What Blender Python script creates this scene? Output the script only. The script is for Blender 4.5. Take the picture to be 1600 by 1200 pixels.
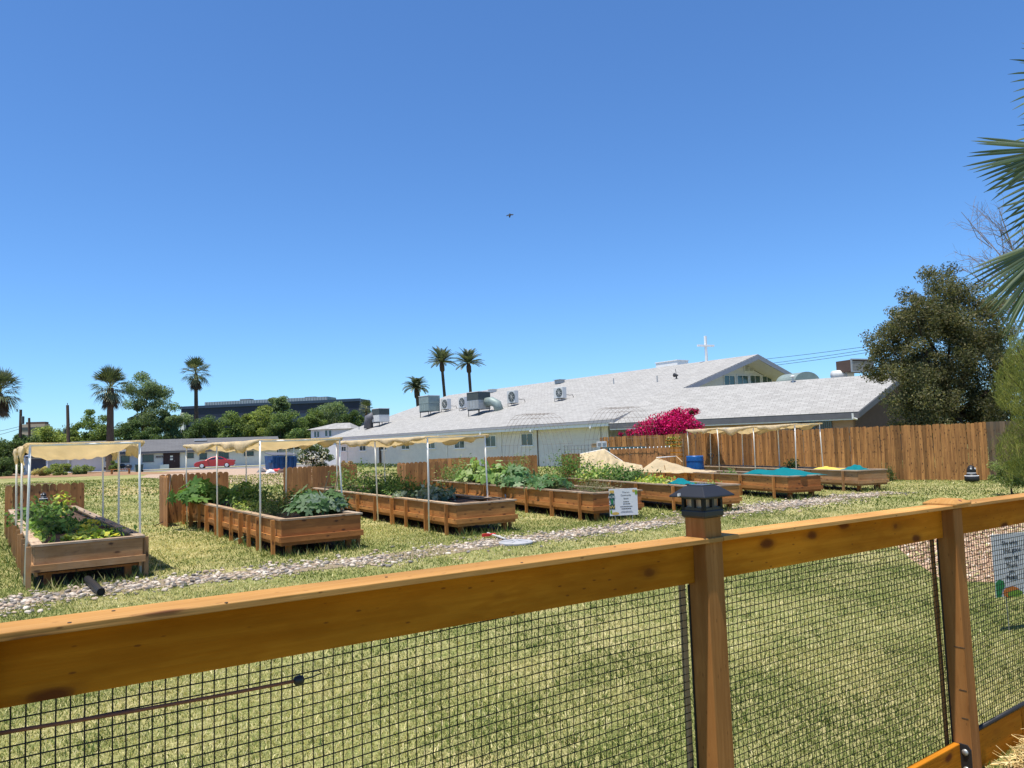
import bpy, bmesh, math, random
import numpy as np
random.seed(11); RNG = np.random.default_rng(11)
for o in list(bpy.data.objects): bpy.data.objects.remove(o)
SC = bpy.context.scene; COL = SC.collection
PI = math.pi

# ---------------------------------------------------------------- camera
EYE = 1.67; FPX = 1202.0
PITCH = math.radians(4.47); ROLL = math.radians(-2.0)
cam = bpy.data.cameras.new('camera'); cam.sensor_width = 36; cam.lens = 36*FPX/1600
cam.clip_start = .05; cam.clip_end = 3000
camo = bpy.data.objects.new('camera', cam); COL.objects.link(camo); SC.camera = camo
def _rx(a): c, s = math.cos(a), math.sin(a); return np.array([[1,0,0],[0,c,-s],[0,s,c]])
def _rz(a): c, s = math.cos(a), math.sin(a); return np.array([[c,-s,0],[s,c,0],[0,0,1]])
CR = _rx(PI/2+PITCH) @ _rz(ROLL)
from mathutils import Matrix, Vector
camo.matrix_world = Matrix.Translation((0,0,EYE)) @ Matrix(CR.tolist()).to_4x4()
# ---------------------------------------------------------------- world and sun
SUN = np.array([-.155, -.212, 1.0]); SUN /= np.linalg.norm(SUN)
W = bpy.data.worlds.new('World'); SC.world = W; W.use_nodes = True
wn = W.node_tree; wn.nodes.clear()
sk = wn.nodes.new('ShaderNodeTexSky'); sk.sky_type = 'NISHITA'; sk.sun_disc = False
sk.sun_elevation = math.asin(SUN[2]); sk.sun_rotation = math.atan2(SUN[0], SUN[1])
sk.altitude = 400; sk.air_density = 1.0; sk.dust_density = .25; sk.ozone_density = 4.0
bg = wn.nodes.new('ShaderNodeBackground'); bg.inputs[1].default_value = .10
wo = wn.nodes.new('ShaderNodeOutputWorld')
hs_ = wn.nodes.new('ShaderNodeHueSaturation'); hs_.inputs['Saturation'].default_value = 1.0; wn.links.new(sk.outputs[0], hs_.inputs['Color']); gm_ = wn.nodes.new('ShaderNodeGamma'); gm_.inputs[1].default_value = 1.0; wn.links.new(hs_.outputs[0], gm_.inputs[0]); mu_ = wn.nodes.new('ShaderNodeMix'); mu_.data_type = 'RGBA'; mu_.blend_type = 'MULTIPLY'; mu_.inputs[0].default_value = 1; mu_.inputs[7].default_value = (.67, .985, 1.30, 1); wn.links.new(gm_.outputs[0], mu_.inputs[6]); wn.links.new(mu_.outputs[2], bg.inputs[0]); wn.links.new(bg.outputs[0], wo.inputs[0])
sl = bpy.data.lights.new('sun', 'SUN'); sl.energy = 4.9; sl.angle = math.radians(.53); sl.color = (1, .94, .83)
so = bpy.data.objects.new('sun', sl); COL.objects.link(so)
so.rotation_euler = Vector(SUN.tolist()).to_track_quat('Z', 'Y').to_euler()
SC.view_settings.view_transform = 'Standard'; SC.view_settings.look = 'None'
SC.view_settings.exposure = 0.5; SC.view_settings.gamma = 1
SC.render.engine = 'CYCLES'
SC.cycles.max_bounces = 6; SC.cycles.diffuse_bounces = 3; SC.cycles.transparent_max_bounces = 6

# ---------------------------------------------------------------- projection helpers (reading positions off the survey)
def ray(x, y): return CR @ np.array([(x-800)/FPX, (600-y)/FPX, -1.0])
def gp(x, y, z=0.0):
    d = ray(x, y); t = (z-EYE)/d[2]; return np.array([d[0]*t, d[1]*t, z])
def at(x, y, Y):
    d = ray(x, y); t = Y/d[1]; return np.array([d[0]*t, Y, EYE+d[2]*t])
def on_plane(x, y, p, n):
    d = ray(x, y); o = np.array([0,0,EYE]); t = np.dot(np.array(p)-o, n)/np.dot(d, n); return o+d*t
def unit(v): v = np.array(v, float); return v/max(np.linalg.norm(v), 1e-9)
def A(*v): return np.array(v, float)
UP = A(0,0,1)

# ---------------------------------------------------------------- materials
M = {}
class NT:
    def __init__(s, name):
        s.m = bpy.data.materials.new(name); s.m.use_nodes = True; s.t = s.m.node_tree; s.t.nodes.clear()
        s.out = s.t.nodes.new('ShaderNodeOutputMaterial'); s.b = s.n('ShaderNodeBsdfPrincipled')
        s.l(s.b, 0, s.out, 0); M[name] = s.m
    def n(s, k, **kw):
        q = s.t.nodes.new(k)
        for a, b in kw.items(): setattr(q, a, b)
        return q
    def l(s, a, i, b, j): s.t.links.new(a.outputs[i], b.inputs[j])
    def noise(s, scale, detail=4, rough=.6, vec=None, dist=0):
        q = s.n('ShaderNodeTexNoise'); q.inputs['Scale'].default_value = scale; q.inputs['Detail'].default_value = detail
        q.inputs['Roughness'].default_value = rough; q.inputs['Distortion'].default_value = dist
        if vec: s.t.links.new(vec, q.inputs['Vector'])
        return q.outputs[0]
    def ramp(s, fac, stops):
        q = s.n('ShaderNodeValToRGB'); e = q.color_ramp.elements
        while len(e) < len(stops): e.new(.5)
        for i, (p, c) in enumerate(stops): e[i].position = p; e[i].color = (*c, 1) if len(c) == 3 else c
        s.t.links.new(fac, q.inputs[0]); return q.outputs[0]
    def mix(s, fac, a, b, mode='MIX'):
        q = s.n('ShaderNodeMix', data_type='RGBA', blend_type=mode)
        for k, v in ((0, fac), (6, a), (7, b)):
            if hasattr(v, 'links') or hasattr(v, 'is_linked'): s.t.links.new(v, q.inputs[k])
            else: q.inputs[k].default_value = v if k == 0 else (*v, 1)
        return q.outputs[2]
    def math(s, op, a, b=0.0, c=None):
        q = s.n('ShaderNodeMath', operation=op)
        for k, v in enumerate((a, b)):
            if hasattr(v, 'is_linked'): s.t.links.new(v, q.inputs[k])
            else: q.inputs[k].default_value = v
        return q.outputs[0]
    def obj(s): return s.n('ShaderNodeTexCoord').outputs['Object']
    def rand(s): return s.n('ShaderNodeObjectInfo').outputs['Random']
    def attr(s, name): q = s.n('ShaderNodeAttribute'); q.attribute_name = name; return q
    def scale(s, vec, sc):
        q = s.n('ShaderNodeMapping'); q.inputs['Scale'].default_value = sc; s.t.links.new(vec, q.inputs[0]); return q.outputs[0]
    def bump(s, h, strength=.3, dist=.01):
        q = s.n('ShaderNodeBump'); q.inputs['Strength'].default_value = strength; q.inputs['Distance'].default_value = dist
        s.t.links.new(h, q.inputs['Height']); s.t.links.new(q.outputs[0], s.b.inputs['Normal'])
    def color(s, c, rough=.7, metal=0, spec=.3):
        if hasattr(c, 'is_linked'): s.t.links.new(c, s.b.inputs['Base Color'])
        else: s.b.inputs['Base Color'].default_value = (*c, 1)
        s.b.inputs['Roughness'].default_value = rough; s.b.inputs['Metallic'].default_value = metal
        s.b.inputs['Specular IOR Level'].default_value = spec
        return s

def plain(name, c, rough=.7, metal=0, var=.12, scale=3.0, spec=.3, bump=0):
    t = NT(name); o = t.obj(); f = t.noise(scale, 5, .65, o)
    d = tuple(x*(1-var) for x in c); e = tuple(min(1, x*(1+var)) for x in c)
    t.color(t.ramp(f, [(.3, d), (.7, e)]), rough, metal, spec)
    if bump: t.bump(t.noise(scale*8, 3, .6, o), bump, .01)
    return t.m

def wood(name, c_light, c_dark, c_knot, rough=.65, knots=True, vary=.25, grey=None, spec=.25, ksc=2.0):
    t = NT(name); g = t.attr('gc').outputs['Vector']
    n1 = t.noise(1.0, 5, .6, t.scale(g, (1.1, 26, 26)), .6)
    n2 = t.noise(1.0, 3, .5, t.scale(g, (5, 160, 160)))
    c = t.ramp(n1, [(.3, c_dark), (.68, c_light)])
    c = t.mix(t.math('MULTIPLY', n2, .35), c, c_dark)
    wv_ = t.n('ShaderNodeTexWave', wave_type='BANDS', bands_direction='Y', wave_profile='SIN'); wv_.inputs['Scale'].default_value = 16; wv_.inputs['Distortion'].default_value = 7; wv_.inputs['Detail'].default_value = 3; wv_.inputs['Detail Scale'].default_value = 1.4
    t.t.links.new(t.scale(g, (.22, 1, 1)), wv_.inputs['Vector'])
    c = t.mix(t.ramp(wv_.outputs[1], [(.55, (0,0,0)), (.95, (.42,.42,.42))]), c, c_dark)
    bl = t.noise(1.0, 4, .6, t.scale(g, (1.7, 5, 5)))
    c = t.mix(1.0, c, t.ramp(bl, [(.3, (.74,.72,.70)), (.65, (1.08,1.06,1.02))]), 'MULTIPLY')
    if grey is not None:
        c = t.mix(t.ramp(t.noise(1.6, 4, .7, g), [(.42, (0,0,0)), (.7, (.75,.75,.75))]), c, grey)
    if knots:
        v = t.n('ShaderNodeTexVoronoi'); v.inputs['Scale'].default_value = 1.0
        wv = t.n('ShaderNodeVectorMath', operation='ADD'); nn = t.n('ShaderNodeTexNoise'); nn.inputs['Scale'].default_value = 9
        t.t.links.new(g, nn.inputs['Vector'])
        sc2 = t.n('ShaderNodeVectorMath', operation='SCALE'); sc2.inputs['Scale'].default_value = .22; t.l(nn, 1, sc2, 0)
        t.t.links.new(t.scale(g, (ksc*2.2, ksc*5, ksc*5)), wv.inputs[0]); t.l(sc2, 0, wv, 1); t.l(wv, 0, v, 'Vector')
        k = t.ramp(v.outputs['Distance'], [(.10, (1,1,1)), (.15, (.7,.7,.7)), (.175, (.3,.3,.3)), (.27, (0,0,0))])
        c = t.mix(t.math('MULTIPLY', k, .95), c, c_knot)
        v2 = t.n('ShaderNodeTexVoronoi'); v2.inputs['Scale'].default_value = 1.0
        t.t.links.new(t.scale(g, (14, 40, 40)), v2.inputs['Vector'])
        k2 = t.ramp(v2.outputs['Distance'], [(.07, (1,1,1)), (.13, (0,0,0))])
        c = t.mix(t.math('MULTIPLY', k2, .65), c, c_knot)
    r = t.ramp(t.rand(), [(0, (1-vary,)*3), (1, (1+vary*.35,)*3)])
    c = t.mix(1.0, c, r, 'MULTIPLY')
    t.color(c, rough, 0, spec)
    t.bump(n2, .35, .003); return t.m

wood('cap_wood', (.60,.335,.12), (.46,.23,.065), (.12,.045,.02), .8, spec=.1, ksc=1.6)
wood('fence_wood', (.58,.235,.020), (.40,.135,.008), (.12,.035,.010), .85, spec=.06, ksc=1.6)
wood('post_wood', (.42,.195,.065), (.28,.12,.035), (.16,.065,.02), .85, vary=.15, ksc=1.3, spec=.08)
wood('bed_wood', (.58,.275,.085), (.37,.155,.044), (.10,.04,.02), .75, vary=.3)
wood('bed_wood_dark', (.42,.17,.05), (.27,.10,.028), (.08,.03,.015), .7, vary=.25)
wood('bed_wood_grey', (.52,.29,.13), (.34,.18,.075), (.09,.045,.025), .8, vary=.25, grey=(.40,.26,.15))
wood('rim_wood', (.55,.41,.28), (.30,.20,.125), (.13,.07,.04), .8, vary=.25, grey=(.46,.39,.31))
wood('picket_wood', (.64,.325,.105), (.23,.10,.038), (.05,.022,.014), .75, vary=.5, ksc=2.6)
wood('panel_wood', (.56,.28,.10), (.32,.145,.058), (.10,.045,.025), .75, vary=.3)
wood('old_wood', (.30,.195,.115), (.19,.12,.07), (.06,.04,.03), .85, vary=.4, grey=(.2,.17,.13))
wood('pale_wood', (.58,.42,.25), (.45,.30,.16), (.2,.1,.05), .7)
wood('bark', (.13,.09,.06), (.06,.042,.03), (.03,.02,.015), .9, knots=False)
wood('palm_bark', (.16,.115,.085), (.075,.052,.04), (.03,.02,.015), .95, knots=False)
plain('pvc', (.86,.83,.77), .45, var=.05)
plain('rust', (.20,.155,.13), .8, var=.25)
plain('pvc_grey', (.50,.50,.49), .5, var=.05)
plain('black_plastic', (.018,.018,.02), .45, var=.2, spec=.4)
plain('black_metal', (.02,.02,.022), .4, var=.2, spec=.5)
plain('wire', (.012,.012,.012), .5, var=.1)
plain('steel', (.42,.43,.43), .45, .7, .12)
plain('grey_metal', (.36,.37,.37), .5, .3, .15)
plain('light_metal', (.60,.60,.58), .5, .1, .1)
plain('green_metal', (.235,.29,.275), .55, .2, .15)
plain('dark_grille', (.07,.085,.085), .6, .2, .3, 20)
plain('white_paint', (.78,.77,.75), .6, var=.04)
plain('trim_grey', (.30,.30,.33), .6, var=.08)
plain('slate_paint', (.115,.115,.13), .6, var=.12)
plain('soil', (.085,.052,.034), .95, var=.5, scale=9, bump=.8)
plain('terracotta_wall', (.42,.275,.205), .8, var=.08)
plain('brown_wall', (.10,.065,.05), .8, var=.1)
plain('dark_door', (.045,.022,.022), .5, var=.2)
plain('rubber', (.02,.02,.02), .8)
plain('navy_glass', (.016,.024,.05), .25, var=.3, scale=.4, spec=.6)
plain('navy_wall', (.016,.022,.045), .5, var=.2, scale=.3)
plain('tower_wall', (.36,.30,.24), .8, var=.08)
plain('bin_green', (.02,.055,.045), .5, var=.2)
plain('dumpster_blue', (.012,.07,.20), .45, var=.35, scale=2)
plain('tub_blue', (.012,.085,.27), .35, var=.25, scale=6)
plain('teal_paint', (.012,.14,.17), .5, var=.15)
plain('concrete', (.48,.45,.42), .85, var=.12)
plain('lid_grey', (.36,.36,.37), .6, var=.15, scale=8)
plain('pot_black', (.02,.02,.022), .5, var=.3)
plain('cord_brown', (.20,.075,.04), .6, var=.15, scale=30)
plain('yellow_cloth', (.62,.46,.08), .85, var=.2)
plain('red_paint', (.50,.03,.03), .5, var=.15)
plain('signwhite', (.60,.61,.62), .55, var=.04)
plain('ink', (.03,.03,.032), .7, var=.05)
plain('sign_green', (.02,.20,.06), .6, var=.1)
plain('sign_dark', (.02,.065,.06), .6, var=.2)
plain('sign_gold', (.50,.33,.08), .6, var=.15)
plain('sign_leaf', (.16,.30,.03), .6, var=.1)
plain('sign_orange', (.55,.17,.03), .6, var=.1)
plain('straw', (.62,.46,.22), .8, var=.3, scale=12)
plain('feather', (.03,.028,.026), .8)
plain('stone_dark', (.2,.18,.16), .9)

def carpaint():
    t = NT('car_paint'); t.color((.42,.012,.02), .22, .1, .6); t.b.inputs['Coat Weight'].default_value = .8; t.b.inputs['Coat Roughness'].default_value = .05
carpaint()
def glass(name, c, rough=.08):
    t = NT(name); t.color(c, rough, 0, .9)
glass('window_glass', (.02,.045,.05)); glass('car_glass', (.012,.013,.016)); glass('lamp_glass', (.42,.30,.22), .25)
glass('teal_glass', (.025,.07,.07), .15)

def fabric(name, c, trans=.35):
    t = NT(name); o = t.obj(); f = t.noise(2.2, 5, .6, o)
    col = t.ramp(f, [(.3, tuple(x*.86 for x in c)), (.7, c)]); t.color(col, .9, 0, .1)
    w = t.noise(7, 3, .55, o, 1.5); t.bump(w, .6, .05)
    tr = t.n('ShaderNodeBsdfTranslucent'); t.t.links.new(col, tr.inputs[0])
    mx = t.n('ShaderNodeMixShader'); mx.inputs[0].default_value = trans
    t.l(t.b, 0, mx, 1); t.l(tr, 0, mx, 2); t.l(mx, 0, t.out, 0)
fabric('shade_cloth', (.91,.79,.57), .62); fabric('teal_cloth', (.008,.20,.23), .2)

def leafmat(name, trans=.3, rough=.55, spec=.35):
    t = NT(name); a = t.attr('col').outputs['Color']; t.color(a, rough, 0, spec)
    tr = t.n('ShaderNodeBsdfTranslucent'); g = t.mix(1.0, a, (1.25,1.3,.7), 'MULTIPLY'); t.t.links.new(g, tr.inputs[0])
    mx = t.n('ShaderNodeMixShader'); mx.inputs[0].default_value = trans
    t.l(t.b, 0, mx, 1); t.l(tr, 0, mx, 2); t.l(mx, 0, t.out, 0)
leafmat('leaf', .42, .6, .18); leafmat('grass_blade', .3, .7, .2); leafmat('petal', .3, .7, .1)
leafmat('stonecol', 0, .85, .2); leafmat('palm_leaf', .2, .42, .5); leafmat('straw_blade', .15, .7, .2)

def ground_mat():
    t = NT('lawn'); o = t.obj()
    big = t.noise(.22, 4, .65, o); mid = t.noise(1.6, 5, .7, o); fine = t.noise(30, 4, .75, o)
    g = t.ramp(fine, [(.34, (.085,.105,.03)), (.54, (.23,.24,.08)), (.72, (.47,.42,.19))])
    d = t.ramp(fine, [(.3, (.26,.215,.08)), (.6, (.52,.445,.23)), (.8, (.62,.53,.31))])
    m = t.ramp(t.math('ADD', t.math('MULTIPLY', big, .6), t.math('MULTIPLY', mid, .4)), [(.47, (0,0,0)), (.62, (.8,.8,.8))])
    t.color(t.mix(m, g, d), .95, 0, .1); t.bump(fine, .7, .02)
ground_mat()
def speck(name, stops, scale, rough=.95, bump=.6):
    t = NT(name); o = t.obj(); f = t.noise(scale, 5, .8, o); c = t.ramp(f, stops)
    c = t.mix(t.math('MULTIPLY', t.noise(scale*.04, 4, .6, o), .5), c, stops[0][1]); t.color(c, rough, 0, .15); t.bump(f, bump, .02)
speck('gravel_lot', [(.3, (.27,.18,.12)), (.7, (.58,.45,.34))], 14)
speck('asphalt', [(.3, (.17,.165,.16)), (.7, (.25,.24,.235))], 8)
speck('pale_concrete', [(.3, (.42,.38,.34)), (.7, (.56,.52,.47))], 5)
speck('mulch', [(.3, (.20,.11,.06)), (.7, (.42,.27,.15))], 10)
speck('red_gravel', [(.3, (.26,.15,.09)), (.5, (.50,.34,.22)), (.72, (.68,.52,.39))], 26)
speck('path_bed', [(.3, (.16,.125,.08)), (.7, (.36,.29,.19))], 16)
speck('dry_grass', [(.3, (.24,.19,.07)), (.7, (.55,.45,.24))], 14)
speck('white_wall', [(.3, (.66,.64,.62)), (.7, (.74,.72,.70))], 3, .85, .1)

def roof_mat(name, a, b, row, w, noise_amt=.5):
    t = NT(name); g = t.attr('gc').outputs['Vector']
    br = t.n('ShaderNodeTexBrick'); br.inputs['Scale'].default_value = 1.0
    br.inputs['Brick Width'].default_value = w; br.inputs['Row Height'].default_value = row; br.inputs['Mortar Size'].default_value = .012
    br.inputs['Color1'].default_value = (*a, 1); br.inputs['Color2'].default_value = (*b, 1); br.inputs['Mortar'].default_value = (*(x*.55 for x in a), 1)
    br.inputs['Bias'].default_value = .1
    t.t.links.new(g, br.inputs['Vector'])
    n = t.noise(1.2, 5, .7, g)
    c = t.mix(t.math('MULTIPLY', n, noise_amt), br.outputs[0], b); t.color(c, .9, 0, .15)
    t.bump(br.outputs['Fac'], -.4, .02)
roof_mat('shingle_light', (.27,.262,.248), (.365,.356,.338), .2, .45, .3)
roof_mat('shingle_dark', (.10,.10,.105), (.14,.14,.145), .25, .9)
def siding():
    t = NT('siding'); g = t.attr('gc').outputs['Vector']
    wv = t.n('ShaderNodeTexWave', wave_type='BANDS', bands_direction='Y', wave_profile='SAW'); wv.inputs['Scale'].default_value = .85
    t.t.links.new(g, wv.inputs['Vector'])
    c = t.ramp(t.noise(2, 4, .6, g), [(.3, (.60,.565,.54)), (.7, (.68,.645,.615))]); t.color(c, .8, 0, .2); t.bump(wv.outputs[1], .5, .03)
siding()

# ---------------------------------------------------------------- geometry helpers
ORG = {}
def link(o, parent=None):
    COL.objects.link(o)
    if parent is not None: o.parent = parent
    return o
def tag(o, label=None, cat=None, group=None, kind=None):
    if label: o['label'] = label
    if cat: o['category'] = cat
    if group: o['group'] = group
    if kind: o['kind'] = kind
    return o
def thing(name, label, cat, loc, group=None):
    o = bpy.data.objects.new(name, None); o.empty_display_size = .1; link(o)
    o.location = tuple(float(q) for q in loc); ORG[o.name] = np.array(o.location); return tag(o, label, cat, group)
def place(name, me, parent=None, org=None):
    """link a mesh whose vertices are relative to org (world)"""
    o = bpy.data.objects.new(name, me); link(o, parent)
    base = ORG[parent.name] if parent is not None else np.zeros(3)
    org = base if org is None else np.array(org, float)
    o.location = tuple(float(q) for q in (org-base)); ORG[o.name] = org
    return o
def np_mesh(name, V, F, col=None, mat=None, gc=None, smooth=False):
    V = np.asarray(V, np.float32).reshape(-1, 3); F = np.asarray(F, np.int32); k = F.shape[1]
    me = bpy.data.meshes.new(name); me.vertices.add(len(V)); me.vertices.foreach_set('co', V.ravel())
    me.loops.add(F.size); me.loops.foreach_set('vertex_index', F.ravel())
    me.polygons.add(len(F)); me.polygons.foreach_set('loop_start', np.arange(0, F.size, k, dtype=np.int32))
    if smooth: me.polygons.foreach_set('use_smooth', np.ones(len(F), bool))
    if col is not None:
        at_ = me.attributes.new('col', 'FLOAT_COLOR', 'POINT'); c = np.ones((len(V), 4), np.float32); c[:, :3] = col
        at_.data.foreach_set('color', c.ravel())
    if gc is not None:
        at_ = me.attributes.new('gc', 'FLOAT_VECTOR', 'POINT'); at_.data.foreach_set('vector', np.asarray(gc, np.float32).ravel())
    if mat: me.materials.append(M[mat])
    me.update(calc_edges=True); return me

class MB:
    def __init__(s): s.v = []; s.f = []; s.g = []
    def add(s, vs, fs, gc=None):
        n = len(s.v); s.v += [tuple(map(float, q)) for q in vs]; s.f += [[n+i for i in f] for f in fs]
        s.g += [tuple(map(float, q)) for q in (gc if gc is not None else vs)]
        return s
    def box(s, c, ax, size, off=None):
        """oriented box: ax = three unit axes, size along each; grain runs along the first axis"""
        c = np.array(c, float); off = RNG.random(3)*9 if off is None else off
        vs = []; gs = []
        for i in (-.5, .5):
            for j in (-.5, .5):
                for k in (-.5, .5):
                    q = A(i*size[0], j*size[1], k*size[2]); vs.append(c+ax[0]*q[0]+ax[1]*q[1]+ax[2]*q[2]); gs.append(q+off)
        s.add(vs, [(0,1,3,2),(4,6,7,5),(0,4,5,1),(2,3,7,6),(0,2,6,4),(1,5,7,3)], gs); return s
    def bar(s, p0, p1, w, h, up=UP):
        p0, p1 = np.array(p0, float), np.array(p1, float); d = p1-p0; L = np.linalg.norm(d); x = d/L
        y = np.cross(up, x)
        if np.linalg.norm(y) < 1e-4: y = np.cross(A(0,1,0), x)
        y = unit(y); z = np.cross(x, y); return s.box((p0+p1)/2, (x, y, z), (L, w, h))
    def tube(s, pts, r, n=8, cap=True):
        pts = [np.array(q, float) for q in pts]; rs = [r]*len(pts) if np.isscalar(r) else list(r)
        base = len(s.v); dist = 0; ref = None; vs = []; gs = []; fs = []; off = RNG.random()*9
        for i, q in enumerate(pts):
            d = unit(pts[min(i+1, len(pts)-1)]-pts[max(i-1, 0)])
            if ref is None: ref = A(0,0,1) if abs(d[2]) < .9 else A(1,0,0)
            x = unit(np.cross(ref, d)); y = np.cross(d, x); ref = y if abs(np.dot(y, d)) < .5 else ref
            if i: dist += np.linalg.norm(q-pts[i-1])
            for j in range(n):
                a = 2*PI*j/n; w = x*math.cos(a)+y*math.sin(a); vs.append(q+w*rs[i]); gs.append((dist+off, rs[i]*math.cos(a)+off, rs[i]*math.sin(a)))
        for i in range(len(pts)-1):
            for j in range(n):
                a, b = i*n+j, i*n+(j+1) % n; fs.append((a, b, b+n, a+n))
        if cap: fs.append(tuple(range(n-1, -1, -1))); fs.append(tuple((len(pts)-1)*n+j for j in range(n)))
        return s.add(vs, fs, gs)
    def prism(s, poly, d, gc_axes=None):
        """poly: list of world points (planar), extruded by vector d"""
        poly = [np.array(q, float) for q in poly]; d = np.array(d, float); n = len(poly)
        vs = poly+[q+d for q in poly]
        fs = [tuple(range(n-1, -1, -1)), tuple(range(n, 2*n))]+[(i, (i+1) % n, n+(i+1) % n, n+i) for i in range(n)]
        gs = None
        if gc_axes is not None:
            o, x, y = gc_axes; z = np.cross(x, y); gs = [(np.dot(q-o, x), np.dot(q-o, y), np.dot(q-o, z)) for q in vs]
        return s.add(vs, fs, gs)
    def quad(s, a, b, c, d, gc=None): return s.add([a, b, c, d], [(0,1,2,3)], gc)
    def mesh(s, name, mat, org=(0,0,0), smooth=False):
        me = bpy.data.meshes.new(name); o = np.array(org, float); v = [tuple(np.array(q)-o) for q in s.v]
        me.from_pydata(v, [], s.f); me.validate(); 
        a = me.attributes.new('gc', 'FLOAT_VECTOR', 'POINT')
        if len(me.vertices) == len(s.g): a.data.foreach_set('vector', np.array(s.g, np.float32).ravel())
        if smooth: me.polygons.foreach_set('use_smooth', [True]*len(me.polygons))
        if isinstance(mat, str): me.materials.append(M[mat])
        return me
    def build(s, name, mat, parent=None, smooth=False, bevel=0, org=None):
        og = (ORG[parent.name] if parent is not None else (np.zeros(3) if org is None else np.array(org, float))) if org is None else np.array(org, float)
        o = place(name, s.mesh(name, mat, og, smooth), parent, og)
        bm = bmesh.new(); bm.from_mesh(o.data); bmesh.ops.recalc_face_normals(bm, faces=bm.faces); bm.to_mesh(o.data); bm.free()
        if bevel:
            b = o.modifiers.new('bevel', 'BEVEL'); b.width = bevel; b.segments = 2; b.limit_method = 'ANGLE'
        return o
def board(name, mat, parent, p0, p1, w, h, up=UP, bevel=0): return MB().bar(p0, p1, w, h, up).build(name, mat, parent, bevel=bevel)
def pipe(name, mat, parent, pts, r, n=8): return MB().tube(pts, r, n).build(name, mat, parent, smooth=True)

def leaf_cloud(C, N, size, rng, aspect=.5, up_bias=.3, cols=None, droop=0):
    """C: (n,3) leaf centres, N: (n,3) preferred normals; diamond leaves with a crease; returns V,F,col"""
    n = len(C); nr = N*up_bias+rng.normal(size=(n, 3))*(1-up_bias); nr /= np.linalg.norm(nr, axis=1, keepdims=True)+1e-9
    t = rng.normal(size=(n, 3)); t[:, 2] -= droop; t -= nr*np.sum(t*nr, 1, keepdims=True); t /= np.linalg.norm(t, axis=1, keepdims=True)+1e-9
    b = np.cross(nr, t); s = (size*(.65+.7*rng.random(n)))[:, None]
    V = np.stack([C-t*s*.5, C+b*s*aspect*.5+nr*s*.08, C+t*s*.5, C-b*s*aspect*.5+nr*s*.08], 1)
    F = np.arange(4*n).reshape(n, 4); col = np.repeat(cols, 4, 0) if cols is not None else None
    return V.reshape(-1, 3), F, col
def palette(n, cols, rng, jit=.18):
    cols = np.array(cols); c = cols[rng.integers(0, len(cols), n)]; return c*(1+rng.normal(size=(n, 1))*jit).clip(.5, 1.6)

GREENS = [(.075,.115,.03), (.055,.095,.026), (.095,.13,.04)]
# ================================================================= SETTING
def sheet(name, pts, z, mat, kind='structure'):
    m = MB(); m.add([A(p[0], p[1], z) for p in pts], [tuple(range(len(pts)))]); o = m.build(name, mat); tag(o, kind=kind); return o
def ground():
    # gently undulating lawn near, flat far
    xs = np.concatenate([[-900,-300,-120], np.linspace(-60, 45, 106), [90,300,900]]); ys = np.concatenate([[-60,-10], np.linspace(-2, 70, 73), [90,140,300,1500]])
    V = [(x, y, 0) for y in ys for x in xs]; nx = len(xs)
    F = [(j*nx+i, j*nx+i+1, (j+1)*nx+i+1, (j+1)*nx+i) for j in range(len(ys)-1) for i in range(nx-1)]
    tag(place('ground', np_mesh('ground', V, F, mat='lawn')), kind='structure')
ground()
def g2(*px): return [gp(x, y)[:2] for x, y in px]
sheet('gravel_driveway', [(-36,76),(-31,64)]+g2((300,752),(380,757),(470,757),(620,742))+[(-14,62),(-19,84),(-40,92)], .004, 'gravel_lot')
sheet('street', [(-120,78),(-52,93),(-34,99),(-10,104),(-10,96),(-20,84),(-38,88),(-60,83),(-120,66)], .008, 'asphalt')
sheet('sidewalk', [(-120,82),(-52,96.2),(-32,102.5),(-8,107),(-8,104.5),(-34,99.3),(-52,93.3),(-120,78.5)], .10, 'pale_concrete')
sheet('mulch_strip', g2((-120,751),(0,748),(120,745),(240,741),(330,738),(250,738),(100,736),(0,738),(-120,745)), .012, 'mulch')
sheet('dry_lawn_patch', g2((130,765),(200,760),(262,762),(262,770),(170,775),(120,772)), .0035, 'dry_grass')
sheet('red_gravel_bed', g2((1385,838),(1420,872),(1475,908),(1600,912),(1850,925),(1850,800),(1600,796),(1470,812)), .004, 'red_gravel')

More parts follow.
